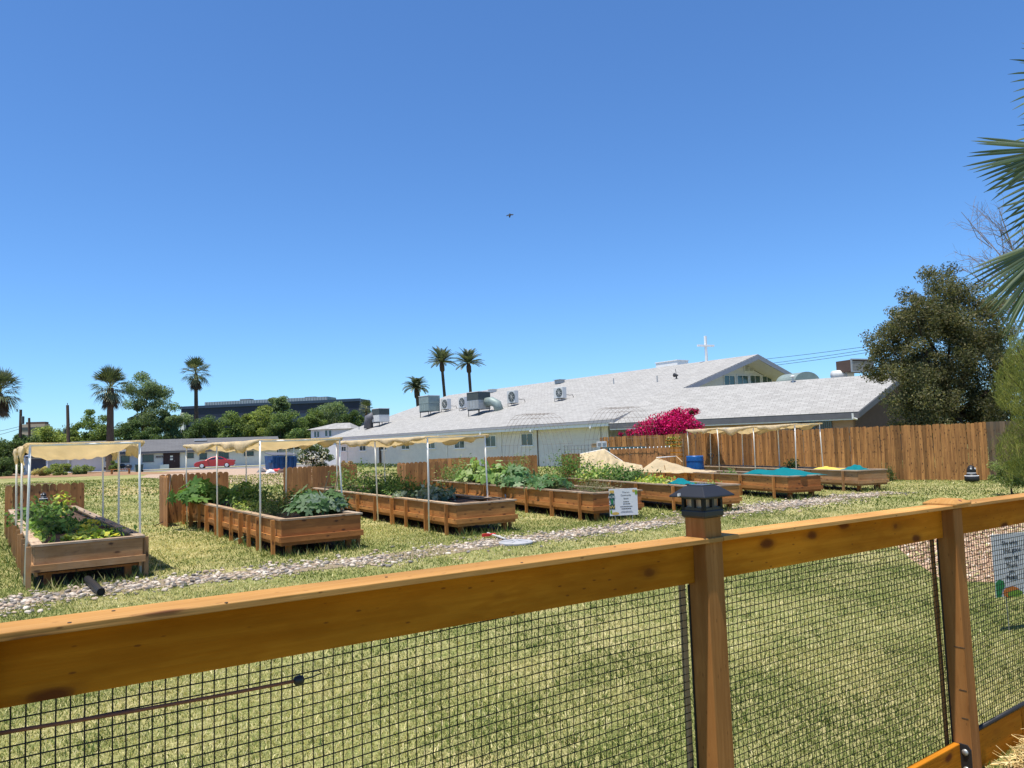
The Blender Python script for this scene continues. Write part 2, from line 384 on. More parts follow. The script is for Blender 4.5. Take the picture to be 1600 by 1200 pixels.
# ---------------------------------------------------------------- river-rock path
PATH = [(-60,966,26),(0,948,22),(100,929,22),(230,914,20),(380,898,18),(550,879,17),(690,861,16),(760,850,14),(860,838,12),(950,828,9),(1060,812,9),(1140,800,9),(1200,792,9),(1290,781,7),(1390,769,5)]
def path_stones():
    pts = [gp(x, y) for x, y, h in PATH]; hw = []
    for x, y, h in PATH: hw.append(abs(gp(x, y+h)[1]-gp(x, y-h)[1])*.5*.62)
    # soil bed under the stones
    L = []; R = []
    for i, q in enumerate(pts):
        d = unit(pts[min(i+1, len(pts)-1)]-pts[max(i-1, 0)]); n = A(-d[1], d[0], 0); L.append((q+n*hw[i]*.55)[:2]); R.append((q-n*hw[i]*.55)[:2])
    root = sheet('rock_path', L+R[::-1], .006, 'path_bed')
    rng = np.random.default_rng(5); C = []
    seg = [np.linalg.norm(pts[i+1]-pts[i]) for i in range(len(pts)-1)]; tot = sum(seg)
    tries = 9800
    for _ in range(tries):
        u = rng.random()*tot; i = 0
        while u > seg[i]: u -= seg[i]; i += 1
        f = u/seg[i]; q = pts[i]*(1-f)+pts[i+1]*f; d = unit(pts[i+1]-pts[i]); n = A(-d[1], d[0], 0); w = hw[i]*(1-f)+hw[i+1]*f
        t = rng.normal()*.5
        if abs(t) > 1.5: continue
        bare = math.sin(q[0]*1.1+.6)+.8*math.sin(q[0]*2.7+t*1.5+2)+.5*math.sin(q[0]*5.1-t)
        if bare < -.55 and rng.random() < .75: continue
        C.append(q+n*w*t)
    C = np.array(C); r = .014+.036*rng.random(len(C))**2.4
    order = np.argsort(-r/ C[:, 1])           # largest in view first
    protos = []
    for k in range(7):
        bm = bmesh.new(); bmesh.ops.create_icosphere(bm, subdivisions=2 if k < 3 else 1, radius=1)
        sx, sy, sz = 1.0, rng.uniform(.6, .9), rng.uniform(.4, .62)
        fr = rng.normal(size=3)*1.3
        for v in bm.verts:
            j = 1+.13*math.sin(v.co.x*3+fr[0])*math.cos(v.co.y*3+fr[1])+.08*math.sin(v.co.z*5+fr[2]); v.co = Vector((v.co.x*sx*j, v.co.y*sy*j, v.co.z*sz*j))
        for f in bm.faces: f.smooth = True
        protos.append(bm)
    cols = [(.40,.34,.27),(.25,.215,.18),(.49,.42,.34),(.36,.27,.20),(.15,.135,.12),(.58,.51,.42),(.45,.35,.26),(.21,.19,.175)]
    pm = []
    for k, bm in enumerate(protos):
        for c in range(len(cols)):
            me = bpy.data.meshes.new('stone'); bm.to_mesh(me); a = me.attributes.new('col', 'FLOAT_COLOR', 'POINT')
            a.data.foreach_set('color', np.tile(np.array([*cols[c], 1], np.float32), len(me.vertices))); me.materials.append(M['stonecol']); pm.append(me)
    base = [(np.array([v.co for v in bm.verts]), np.array([[v.index for v in f.verts] for f in bm.faces])) for bm in protos[3:]]
    for bm in protos: bm.verts.index_update()
    base = [(np.array([tuple(v.co) for v in bm.verts]), np.array([[v.index for v in f.verts] for f in bm.faces])) for bm in protos[3:]]
    V = []; F = []; CC = []; nv = 0
    for k, i in enumerate(order):
        z = r[i]*rng.uniform(.1, .45); a = rng.random()*2*PI; tl = rng.normal()*.25
        if k < 300:
            o = bpy.data.objects.new('stone', pm[rng.integers(0, len(pm))]); link(o, root); o.location = (float(C[i][0]), float(C[i][1]), float(z)); o.scale = (float(r[i]),)*3; o.rotation_euler = (tl, tl*.7, a)
        else:
            b, f = base[rng.integers(0, len(base))]; ca, sa = math.cos(a), math.sin(a)
            q = b*r[i]; q = np.stack([q[:, 0]*ca-q[:, 1]*sa, q[:, 0]*sa+q[:, 1]*ca, q[:, 2]], 1)+A(C[i][0], C[i][1], z)
            V.append(q); F.append(f+nv); nv += len(q); CC.append(np.tile(cols[rng.integers(0, len(cols))], (len(q), 1)))
    o = place('loose_stones', np_mesh('loose_stones', np.concatenate(V), np.concatenate(F), np.concatenate(CC), 'stonecol', smooth=True), root); tag(o, kind='stuff')
path_stones()

# ================================================================= BEDS (frames needed before the grass)
BEDS = {}
def bed_frame(k, n, r, f, L=None, h=.6):
    N, R_, F_ = gp(*n, h), gp(*r, h), gp(*f, h); a = unit((F_-N)*A(1,1,0)); b = A(a[1], -a[0], 0); rr = ray(*r); kk = rr[0]/rr[1]; wid = (kk*N[1]-N[0])/(b[0]-kk*b[1])
    BEDS[k] = dict(N=N*A(1,1,0), a=a, b=b, L=float(L or np.dot(F_-N, a)), w=float(np.clip(wid, 1.0, 1.7)), h=h)
bed_frame(1, (54,851), (222,836), (12,791), 9.2, .58)
bed_frame(2, (439,811), (562,803), (290,780), 8.2)
bed_frame(3, (712,787), (803,779), (480,761), 9.6)
bed_frame(4, (926,770), (1000,765), (661,749), 9.8)
bed_frame(5, (1090,760), (1153,755), (895,747), 7.2)
bed_frame(6, (1230,744), (1276,739), (1007,734), 7.2)
bed_frame(7, (1339,735), (1377,732), (1097,728), 8.4)
def BP(k, s, t, z): q = BEDS[k]; return q['N']+q['a']*s+q['b']*t+A(0,0,z)

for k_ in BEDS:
    q_ = BEDS[k_]; sheet('bed_shade_sheet', [BP(k_, s_, t_, 0)[:2] for s_, t_ in ((.02, .03), (.02, q_['w']-.03), (q_['L']-.03, q_['w']-.03), (q_['L']-.03, .03))], .003, 'soil')  # dark soil-coloured sheet painting in the deep shade under each bed
# ---------------------------------------------------------------- grass
def grass():
    rng = np.random.default_rng(3)
    def keep(X, Y):
        ok = np.ones(len(X), bool)
        pp = np.array([gp(x, y)[:2] for x, y, h in PATH])
        yy = np.interp(X, pp[:, 0], pp[:, 1]); dist = np.abs(Y-yy)*.8
        wid = np.interp(X, pp[:, 0], [abs(gp(x, y+h)[1]-gp(x, y-h)[1])*.5*.62 for x, y, h in PATH])
        bare = np.sin(X*1.1+.6)+.8*np.sin(X*2.7+2)+.5*np.sin(X*5.1)
        ok &= ~((dist < wid*(.25+.75*rng.random(len(X)))) & (X < pp[-1, 0]) & ((bare > -.55) | (rng.random(len(X)) < .35)))
        # red gravel bed
        poly = np.array(g2((1385,838),(1420,872),(1475,908),(1600,912),(1850,925),(1850,800),(1600,796),(1470,812))); ins = np.zeros(len(X), bool); j = len(poly)-1
        for i in range(len(poly)):
            xi, yi = poly[i]; xj, yj = poly[j]; c = ((yi > Y) != (yj > Y)) & (X < (xj-xi)*(Y-yi)/(yj-yi+1e-12)+xi); ins ^= c; j = i
        ok &= ~(ins & (rng.random(len(X)) < .97))
        for q in BEDS.values():
            dx, dy = X-q['N'][0], Y-q['N'][1]; u = dx*q['a'][0]+dy*q['a'][1]; v = dx*q['b'][0]+dy*q['b'][1]; ok &= ~((u > .06) & (u < q['L']-.05) & (v > .06) & (v < q['w']-.05) & (rng.random(len(X)) < .92))
        return ok
    def band(y0, y1, dens, w, h, xm):
        n = int((y1-y0)*(xm*(y0+y1)/2*2)*dens); Y = np.sqrt(rng.random(n)*(y1**2-y0**2)+y0**2); X = (rng.random(n)*2-1)*xm*Y+0.0
        k = keep(X, Y); X, Y = X[k], Y[k]; n = len(X)
        # patchiness: sums of sines give soft drifts of dry and green turf
        pt = np.sin(X*1.3+Y*.7)+np.sin(X*.55-Y*1.1+2)+.8*np.sin(X*3.1+1+Y*2.3)+.6*np.sin(X*5.3-Y*4.1)+rng.normal(size=n)*1.35
        green = np.array([(.095,.135,.028),(.135,.17,.04),(.18,.205,.06)]); dry = np.array([(.56,.49,.23),(.46,.41,.17),(.68,.60,.34),(.34,.31,.11)])
        c = green[rng.integers(0, 3, n)]; d = dry[rng.integers(0, 4, n)]; m = (pt > (-.05 if y0 < 6 else .35))[:, None]; c = np.where(m, d, c)*(1+rng.normal(size=(n, 1))*.16).clip(.5, 1.5)
        hh = h*(.5+.9*rng.random(n))*np.where(pt > .9, .75, 1.0); an = rng.random(n)*2*PI; lean = (rng.random(n)**.7)*1.5*hh; la = rng.random(n)*2*PI
        B = np.stack([X, Y, np.zeros(n)], 1); dx = np.stack([np.cos(an), np.sin(an), np.zeros(n)], 1)*(w*(.6+.8*rng.random(n)))[:, None]
        T = B+np.stack([np.cos(la)*lean, np.sin(la)*lean, hh*.85], 1); md = B+np.stack([np.cos(la)*lean*.3, np.sin(la)*lean*.3, hh*.6], 1)
        V = np.stack([B-dx*.5, B+dx*.5, md+dx*.35, T, md-dx*.35], 1).reshape(-1, 3); i = np.arange(n)[:, None]*5
        F = np.concatenate([i+np.array([[0,1,2,4]])], 0); F3 = i+np.array([[4,2,3,3]])
        return V, F, F3, np.repeat(c, 5, 0)
    Vs = []; Fs = []; Cs = []; nv = 0
    for args in ((3.0, 6.2, 5200, .0050, .030, .86), (6.2, 10, 2200, .0070, .030, .86), (10, 17, 800, .011, .036, .84), (17, 30, 170, .022, .045, .84), (30, 60, 26, .06, .09, .84)):
        V, F, F3, c = band(*args); Vs.append(V); Fs.append(np.stack([F[:, 0], F[:, 1], F[:, 2]], 1)+nv); Fs.append(np.stack([F[:, 0], F[:, 2], F[:, 3]], 1)+nv); Fs.append(F3[:, :3]+nv); Cs.append(c); nv += len(V)
    o = place('grass', np_mesh('grass', np.concatenate(Vs), np.concatenate(Fs), np.concatenate(Cs), 'grass_blade'))
    tag(o, 'short half dry lawn grass around the raised beds', 'grass', kind='stuff')
    # broader weeds and tufts along bed feet
    C = []; 
    for k in BEDS:
        q = BEDS[k]
        for _ in range(520 if k < 5 else 380):
            e = rng.integers(0, 3); s = rng.random()*q['L']; j = rng.normal()*.1
            p = BP(k, s, -.08+j, 0) if e == 0 else BP(k, rng.normal()*.12-.1, rng.random()*q['w'], 0) if e == 1 else BP(k, s*.4, q['w']+.1+j, 0)
            C.append(p)
    nb = len(C)
    for _ in range(420):
        y = math.sqrt(rng.random()*(15**2-3.6**2)+3.6**2); x = (rng.random()*2-1)*.8*y; m_ = int(rng.integers(5, 26)); sp = rng.uniform(.02, .07)
        for _ in range(m_): C.append(A(x+rng.normal()*sp, y+rng.normal()*sp, 0))
    C = np.array(C); n = len(C); an = rng.random(n)*2*PI; w = .014+.012*rng.random(n); h = .06+.13*rng.random(n)**2; h[nb:] *= .36; w[nb:] *= .55
    dx = np.stack([np.cos(an), np.sin(an), np.zeros(n)], 1)*w[:, None]; la = rng.random(n)*2*PI
    T = C+np.stack([np.cos(la)*h*.6, np.sin(la)*h*.6, h], 1); V = np.stack([C-dx*.5, C+dx*.5, T], 1).reshape(-1, 3)
    col = np.repeat(palette(n, [(.08,.13,.03),(.06,.10,.025),(.16,.18,.06),(.32,.29,.13)], rng), 3, 0)
    tag(place('grass_tufts', np_mesh('grass_tufts', V, np.arange(3*n).reshape(n, 3), col, 'grass_blade')), 'longer green grass growing round the legs of the beds', 'grass', kind='stuff')
grass()

# ================================================================= FOREGROUND FENCE
FD = unit(A(1, .73, 0)); FN = A(FD[1], -FD[0], 0)           # along the fence, and towards the camera
def FP(s, off, z): return A(0, 2.28, 0)+FD*s+FN*off+A(0,0,z)
def zt(s): return EYE-.338-.0122*(s+1.263)                   # underside of the cap
def s_at(px):                                                # where a photo column meets the rail face
    d = ray(px, 800); k = d[0]/d[1]; Y = 2.28/(1-.73*k); return float(np.dot(A(k*Y, Y-2.28, 0), FD))
def front_fence():
    F = thing('wire_mesh_fence', 'low orange-stained timber fence with black wire mesh in the foreground', 'fence', FP(0, 0, 0))
    S1, S2 = s_at(1094), s_at(1478); PW = .089
    pf = PF0 = .055                                                 # posts stand this much proud of the rail face
    S0 = S1-(S2-S1)*1.18; S3 = S2+(S2-S1)
    S4 = S3+(S2-S1)
    edges = [(S0-.6, S0-.05), (S0+.05, S1-PW/2), (S1+PW/2, S2-PW/2), (S2+PW/2, S3-PW/2), (S3+PW/2, S4-PW/2)]
    for s in (S0, S1, S2, S3, S4):
        top = zt(s)+(.098 if s == S1 else -.001)
        o = MB().box(FP(s, pf-PW/2, (top-.12)/2), (UP, FD, FN), (top+.12, PW, PW)).build('post', 'post_wood', F, bevel=.004)
    for i, (a, b) in enumerate(edges[1:]):
        c0 = FP(a, -.019, zt(a)-.0705); c1 = FP(b, -.019, zt(b)-.0705)
        board('rail', 'fence_wood', F, c0, c1, .038, .14, bevel=.003)
    caps = [(S0-.1, S1+.034), (S1+.037, S2+.11), (S2+.112, S3+.1), (S3+.102, S4+.06)]
    for i, (a, b) in enumerate(caps):
        dz = (0, .002, 0, .002)[i]
        board('cap_board', 'cap_wood', F, FP(a, pf-.045, zt(a)+.008+dz), FP(b, pf-.045, zt(b)+.008+dz), .118, .016, bevel=.002)
    # battens pinning the mesh beside the posts, kick boards at the ground
    for s in (S1-PW/2-.014, S2-PW/2-.012):
        board('batten', 'pale_wood' if s < S2-.5 else 'post_wood', F, FP(s, -.052, .05), FP(s, -.052, zt(s)-.15), .02, .013, up=FN)
    board('kick_board', 'fence_wood', F, FP(S0, -.012, .095), FP(S2-PW/2-.004, -.012, .095), .032, .165, bevel=.004)
    board('kick_board', 'fence_wood', F, FP(S2+PW/2, -.02, .085), FP(S2+PW/2+.62, -.02, .085), .032, .19, bevel=.004)
    board('kick_board', 'fence_wood', F, FP(S2+PW/2+.625, -.02, .085), FP(S4, -.02, .085), .032, .19, bevel=.004)
    MB().tube([FP(S2+PW/2, -.006, .192), FP(S2+1.0, -.006, .194), FP(S3, -.006, .192)], .011, 8).build('drip_hose', 'black_plastic', F, smooth=True)
    # bracket with two bolts at the foot of the right post
    br = MB(); c = FP(S2-PW/2-.001, pf-.028, .10); hw = .027
    poly = [c-FN*hw-UP*.10, c+FN*hw-UP*.10, c+FN*hw+UP*.06, c+FN*(hw-.016)+UP*.08, c-FN*hw+UP*.08]
    br.prism(poly, -FD*.005); bo = br.build('post_bracket', 'black_metal', F, bevel=.0015)
    for z in (.045, -.035):
        m = MB(); p = c+UP*z-FD*.005; m.tube([p, p-FD*.005, p-FD*.009], [.0145, .0145, .009], 14); m.build('bolt', 'steel', bo, smooth=True)
    # wire mesh, one panel between each pair of posts: one-inch square wires with a little wander
    rng = np.random.default_rng(9); cell = .0262
    for pi, (a, b) in enumerate(((S0, S1-PW/2-.004), (S1+PW/2-.03, S2-PW/2-.004), (S2+PW/2-.03, S3-PW/2-.004), (S3+PW/2-.03, S4-PW/2))):
        m = MB(); ph = rng.random(6)*6; n = int((b-a)/cell); off = -.042
        def wob(s, z): return .0055*math.sin(s*2.1+ph[0]+z*1.3)+.003*math.sin(s*5.2+ph[1]), .005*math.sin(z*3+ph[2]+s*.9)+.0025*math.sin(z*7.7+s*3+ph[3]), .009*math.sin(s*1.7+ph[4])*math.sin(z*2.6+ph[5])
        def pt(s, z):
            w = wob(s, z); return FP(s+w[1], off+w[2], z+w[0])
        VV = []; FF = []; nv = 0
        def wire(p, r):
            nonlocal nv
            p = np.array(p); d = np.gradient(p, axis=0); d /= np.linalg.norm(d, axis=1, keepdims=True)
            x = np.cross(d, FN); x /= np.linalg.norm(x, axis=1, keepdims=True); y = np.cross(d, x)
            ring = np.stack([p+x*r, p+y*r, p-x*r, p-y*r], 1); VV.append(ring.reshape(-1, 3)); k = len(p)
            for i in range(k-1):
                for j in range(4): FF.append((nv+i*4+j, nv+i*4+(j+1) % 4, nv+(i+1)*4+(j+1) % 4, nv+(i+1)*4+j))
            nv += 4*k
        z0, z1 = .06, zt(a)-.05
        for i in range(n+1):
            s = a+.004+i*cell; wire([pt(s, z) for z in np.linspace(z0, z1, 9)], .0016)
        for j in range(int((z1-z0)/cell)+1):
            z = z0+j*cell; wire([pt(s, z)+FN*.0018 for s in np.linspace(a, b, max(6, int((b-a)*7)))], .0016)
        place('wire_mesh', np_mesh('wire_mesh', np.concatenate(VV)-ORG[F.name], FF, mat='wire'), F)
    MB().tube([FP(S1-PW/2-.0025, -.03, .05), FP(S1-PW/2-.0025, -.03, zt(S1)-.15)], .004, 6).build('edge_wire', 'wire', F)
    MB().tube([FP(S2-PW/2-.0025, -.03, .05), FP(S2-PW/2-.0025, -.03, zt(S2)-.15)], .004, 6).build('edge_wire', 'wire', F)
    for s_, o_ in ((s_at(105), .02), (s_at(180), -.05), (s_at(340), .03), (s_at(600), -.03), (s_at(795), .02), (s_at(960), -.04), (S1-.06, .03), (S1+.12, .0), (S1+.45, .025), (s_at(1300), -.03), (S2-.12, .02), (S2+.2, .02), (S2+.26, -.03)):
        p = FP(s_, PF0+o_-.02, zt(s_)+.0165); MB().tube([p, p+UP*.0012], [.0042, .0036], 8).build('nail', 'bark', F)
    # carpenter's pencil marks on the right post
    for z, l in ((.93-.30, .05), (.93-.50, .035), (.30, .03)):
        m = MB(); p = FP(S2-PW/2-.0008, pf-.02, z); m.box(p, (FN, UP, FD), (l, .004, .0008)); m.build('pencil_mark', 'bark', F)
    # low wooden cap on the right post
    c = FP(S2+.005, pf-.05, zt(S2)+.0165); hw = .080; m = MB()
    def ring(h, k): return [c+FD*(i*hw*k)+FN*(j*hw*k)+UP*h for i, j in ((-1,-1),(1,-1),(1,1),(-1,1))]
    r0, r1, r2 = ring(0, 1), ring(.011, 1), ring(.028, .6); vs = r0+r1+r2
    m.add(vs, [(3,2,1,0)]+[(i, (i+1) % 4, 4+(i+1) % 4, 4+i) for i in range(4)]+[(4+i, 4+(i+1) % 4, 8+(i+1) % 4, 8+i) for i in range(4)]+[(8,9,10,11)], [(np.dot(q-c, FD)+3.3, np.dot(q-c, FN)+1.7, q[2]) for q in vs])
    pc = m.build('post_cap', 'cap_wood', F, bevel=.003)
    k = MB(); kc = c+FN*hw*.78+UP*.0205; nn = unit(FN*.018+UP*.0306); k.tube([kc-nn*.001, kc+nn*.0012], [.010, .009], 14); k.build('knot', 'cord_brown', pc)
    return S1, S2, pf, PW
S1, S2, PF, PW = front_fence()

def solar_light():
    c = FP(S1, PF-PW/2, zt(S1)+.098); T = thing('solar_post_light', 'black plastic solar lamp capping the middle fence post', 'post light', c)
    def sq(h, w): return [c+FD*(i*w*.67)+FN*(j*w*.67)+UP*h*.8 for i, j in ((-1,-1),(1,-1),(1,1),(-1,1))]
    def loft(levels, name, mat, parent=T, bevel=.002, capb=True):
        m = MB(); vs = []; fs = []
        for h, w in levels: vs += sq(h, w)
        n = len(levels)
        for k in range(n-1):
            for i in range(4): fs.append((k*4+i, k*4+(i+1) % 4, k*4+4+(i+1) % 4, k*4+4+i))
        if capb: fs += [(3,2,1,0), tuple((n-1)*4+i for i in range(4))]
        m.add(vs, fs); return m.build(name, mat, parent, bevel=bevel)
    loft([(-.018,.052),(-.018,.07),(-.010,.078),(.012,.078),(.022,.068),(.022,.052)], 'collar', 'black_plastic')
    loft([(.018,.054),(.068,.056)], 'lens', 'lamp_glass', bevel=0)
    g = MB()
    for ax, ay in ((FD, FN), (FN, FD)):
        for sg in (-1, 1):
            for u in (-.044, 0, .044): g.box(c+ay*sg*.044+ax*u+UP*.035, (ax, ay, UP), (.011 if u == 0 else .012, .012, .045))
            g.box(c+ay*sg*.044+UP*.017, (ax, ay, UP), (.094, .011, .010)); g.box(c+ay*sg*.044+UP*.055, (ax, ay, UP), (.094, .011, .009))
    g.build('window_frame', 'black_plastic', T)
    rf = loft([(.072,.118),(.075,.121),(.080,.119),(.118,.062),(.120,.056)], 'roof', 'black_plastic')
    m = MB(); m.box(c+UP*.098, (FD, FN, UP), (.07, .07, .004)); m.build('solar_panel', 'navy_glass', rf)
    m = MB(); q = c-FD*.083-FN*.03+UP*.068; m.box(q, (unit(FN+UP*.6), FD, UP), (.004, .012, .010)); m.build('paint_chip', 'white_paint', rf)
solar_light()

def bungee():
    sa, sb = s_at(-60), s_at(466); z = lambda s: EYE-(1.0)*0
    a = on_plane(-60, 1155, FP(0,-.03,0), FN); b = on_plane(466, 1063, FP(0,-.03,0), FN); e = on_plane(503, 1054, FP(0,-.03,0), FN)
    T = thing('bungee_cord', 'thin brown cord with black knob stretched along the wire mesh', 'cord', b)
    pts = [a*(1-t)+b*t+UP*(-.004*math.sin(t*PI)) for t in np.linspace(0, 1, 12)]
    pipe('cord', 'cord_brown', T, pts, .0042, 8)
    d = unit(b-a); m = MB(); m.tube([b-d*.012, b-d*.008, b+d*.004, b+d*.012, b+d*.014], [.004, .010, .012, .009, .003], 10); m.build('knob', 'black_plastic', T, smooth=True)
    pipe('hook', 'black_metal', T, [b+d*.01, b*.4+e*.6, e+UP*.004, e+UP*.012-d*.01, e*.6+b*.4+UP*.012], .0017, 6)
bungee()

def straw():
    rng = np.random.default_rng(8); n = 5200
    s = rng.uniform(S2-.02, S2+1.5, n); off = rng.uniform(.05, 1.0, n); hgt = np.clip(.10*np.exp(-((s-S2-.75)**2)/.35)*np.exp(-((off-.25)**2)/.25), 0, .2)
    C = A(0, 2.28, 0)+s[:, None]*FD+off[:, None]*FN; C[:, 2] = rng.random(n)*(hgt+.012)+.006
    an = rng.random(n)*2*PI; el = rng.normal(size=n)*.22; L = .05+.12*rng.random(n); d = np.stack([np.cos(an)*np.cos(el), np.sin(an)*np.cos(el), np.sin(el)], 1)
    w = np.cross(d, UP+rng.normal(size=(n, 3))*.4); w /= np.linalg.norm(w, axis=1, keepdims=True); w *= (.0016+.0016*rng.random(n))[:, None]
    V = np.stack([C-d*L[:, None]/2-w, C-d*L[:, None]/2+w, C+d*L[:, None]/2+w, C+d*L[:, None]/2-w], 1).reshape(-1, 3); V[:, 2] = np.maximum(V[:, 2], .004)
    col = np.repeat(palette(n, [(.62,.46,.20),(.50,.35,.14),(.72,.58,.30),(.36,.24,.10)], rng), 4, 0)
    tag(place('straw', np_mesh('straw', V, np.arange(4*n).reshape(n, 4), col, 'straw_blade')), 'loose golden straw heaped at the foot of the fence', 'straw', kind='stuff')
    m = MB(); q = [FP(S2-.3, .08, .003), FP(S2+2, .08, .003), FP(S2+2, 1.6, .003), FP(S2-.3, 1.6, .003)]; m.add(q, [(0,1,2,3)]); tag(m.build('straw_bed', 'mulch'), kind='structure')
straw()

# ================================================================= RAISED BEDS
def raised_bed(k, label, wood_n, end_wood, studs, grp='raised planter beds in a row'):
    q = BEDS[k]; L, w, h = q['L'], q['w'], q['h']; a, b = q['a'], q['b']; P = lambda s, t, z: BP(k, s, t, z)
    T = thing('raised_bed', label, 'raised bed', P(0, 0, 0), grp)
    B = lambda n, m, p0, p1, th, ht, up=UP: board(n, m, T, p0, p1, th, ht, up)
    # rim, butted so that no faces share a plane
    rz = h-.014
    B('rim_board', 'rim_wood', P(-.05, .028, rz), P(L+.03, .028, rz), .125, .028)
    B('rim_board', 'rim_wood', P(-.05, w-.028, rz), P(L+.03, w-.028, rz), .125, .028)
    B('rim_board', 'rim_wood', P(.02, .0925, rz-.002), P(.02, w-.0925, rz-.002), .14, .028)
    B('rim_board', 'rim_wood', P(L-.02, .0925, rz-.002), P(L-.02, w-.0925, rz-.002), .10, .028)
    # walls: upper board, lower board and a proud rail, each side
    for t, sg in ((0, -1), (w, 1)):
        nb = 2 if L > 6 else 1; cut = L*(.52+.1*random.random())
        for s0, s1 in ((0, cut-.002), (cut+.002, L)):
            B('side_board', wood_n, P(s0, t-sg*.02, h-.158), P(s1, t-sg*.02, h-.158), .036, .255)
            B('lower_board', wood_n, P(s0, t-sg*.022, .212), P(s1, t-sg*.022, .212), .034, .10)
            B('side_rail', wood_n, P(s0-(.03 if s0 == 0 else 0), t+sg*.020, .268), P(s1, t+sg*.020, .268), .038, .085)
    for s, sg in ((0, -1), (L, 1)):
        B('end_board', end_wood, P(s+sg*.019, .0, h-.165), P(s+sg*.019, w, h-.165), .036, .26)
        B('end_rail', end_wood, P(s+sg*.056, -.035, .27), P(s+sg*.056, w+.035, .27), .036, .09)
        if k > 1: B('lower_end_board', end_wood, P(s+sg*.018, 0, .196), P(s+sg*.018, w, .196), .034, .055)
    for i, s in enumerate(studs):
        for t, sg in ((0, -1), (w, 1)):
            B('stud', wood_n, P(s, t+sg*.062, -.02), P(s, t+sg*.062, h-.03), .044, .085 if i % 2 else .06, up=b)
    for s in (.14, L-.14):
        for t in (.16, w-.16): B('leg', 'bed_wood_dark', P(s, t, -.02), P(s, t, .172), .085, .085, up=b)
    m = MB(); m.box(P(L/2, w/2, .185), (a, b, UP), (L-.09, w-.09, .03)); m.build('floor_board', 'bed_wood_dark', T)
    # soil surface, slightly heaped
    nx, ny = 28, 8; vs = []; rng = np.random.default_rng(k)
    for i in range(nx+1):
        for j in range(ny+1):
            e = min(1, min(i, nx-i, 2*j, 2*(ny-j))/2); vs.append(P(.04+(L-.08)*i/nx, .04+(w-.08)*j/ny, h-.11+e*(.025+.03*rng.random())))
    m = MB(); m.add(vs, [(i*(ny+1)+j, (i+1)*(ny+1)+j, (i+1)*(ny+1)+j+1, i*(ny+1)+j+1) for i in range(nx) for j in range(ny)]); m.build('soil', 'soil', T, smooth=True)
    return T
def even(L, n, a=.25): return list(np.linspace(a, L-.2, n))
raised_bed(1, 'weathered brown raised bed under the leftmost tan canopy, knotty end board facing out', 'bed_wood_grey', 'bed_wood_grey', [.06, .5, 1.4, 2.3, 3.2, 4.2, 5.2, 6.2, 7.2, 8.2, 9.0])
raised_bed(2, 'dark reddish raised bed with big squash leaves spilling over its far corner', 'bed_wood', 'bed_wood_dark', [.25, 1.1, 1.75, 2.3, 3.05, 3.9, 4.35, 5.2, 6.0, 6.9, 7.8])
raised_bed(3, 'brown raised bed with silvery kale and black hose at its near end', 'bed_wood', 'bed_wood', [.3, 1.25, 2.3, 3.1, 4.2, 5.4, 6.6, 7.8, 9])
raised_bed(4, 'raised bed crowded with leafy squash, white sign standing at its near end', 'bed_wood', 'bed_wood_dark', [.45, 1.7, 3.0, 4.3, 5.5, 6.8, 8.1, 9.2])
raised_bed(5, 'raised bed behind the black post lamp with yellow lettuce and teal cloth', 'bed_wood', 'bed_wood', [.9, 2.6, 4.0, 5.4, 6.8])
raised_bed(6, 'raised bed with bright teal cloth bunched over its near end', 'bed_wood', 'bed_wood_dark', [.5, 2.0, 3.4, 4.8, 6.4])
raised_bed(7, 'raised bed nearest the tall plank fence, mostly bare soil', 'bed_wood_grey', 'bed_wood_grey', [.5, 2.2, 4.0, 5.8])

# ---------------------------------------------------------------- dog-eared picket screens at the far ends of the beds
def picket_mesh(w, h, t=.018, ear='round'):
    m = MB(); hw = w/2
    if ear == 'round':
        top = [(-hw, h-.045), (-hw*.72, h-.014), (-hw*.3, h), (hw*.3, h), (hw*.72, h-.014), (hw, h-.045)]
    elif ear == 'dog': top = [(-hw, h-.03), (-hw*.6, h), (hw*.6, h), (hw, h-.03)]
    else: top = [(-hw, h), (hw, h)]
    poly = [A(hw, 0, 0), *[A(x, 0, z) for x, z in top[::-1]], A(-hw, 0, 0)]; off = RNG.random(2)*9
    n = len(poly); vs = [p-A(0, t/2, 0) for p in poly]+[p+A(0, t/2, 0) for p in poly]
    fs = [tuple(range(n)), tuple(range(2*n-1, n-1, -1))]+[(i, n+i, n+(i+1) % n, (i+1) % n) for i in range(n)]
    m.add(vs, fs, [(q[2]+off[0], q[0]+off[1], q[1]) for q in vs]); return m
PK = {}
def picket_variant(kind, w, h, ear, mat, n=4):
    if kind not in PK: PK[kind] = []
    if len(PK[kind]) < n:
        m = picket_mesh(w, h, ear=ear); me = m.mesh('picket', mat)
        bm = bmesh.new(); bm.from_mesh(me); bmesh.ops.recalc_face_normals(bm, faces=bm.faces); bm.to_mesh(me); bm.free(); PK[kind].append(me); return me
    return random.choice(PK[kind])
def pickets(T, p0, p1, w, h, kind, ear, mat, nv=4, zj=.0, lean=.0, gap=.004):
    p0, p1 = np.array(p0, float), np.array(p1, float); d = (p1-p0)*A(1,1,0); L = np.linalg.norm(d); d /= L; n = max(2, int(round(L/(w+gap)))); st = L/n; rz = math.atan2(d[1], d[0])
    for i in range(n):
        me = picket_variant(kind, w, h, ear, mat, nv); o = bpy.data.objects.new('picket', me); link(o, T)
        pos = p0+d*st*(i+.5)+A(0,0,random.uniform(-zj, zj))+A(-d[1], d[0], 0)*random.uniform(-.004, .004)
        o.location = tuple(float(x) for x in pos-ORG[T.name]); o.rotation_euler = (random.gauss(0, lean), random.gauss(0, lean), rz); o.scale = (st/w*.985, 1, 1)
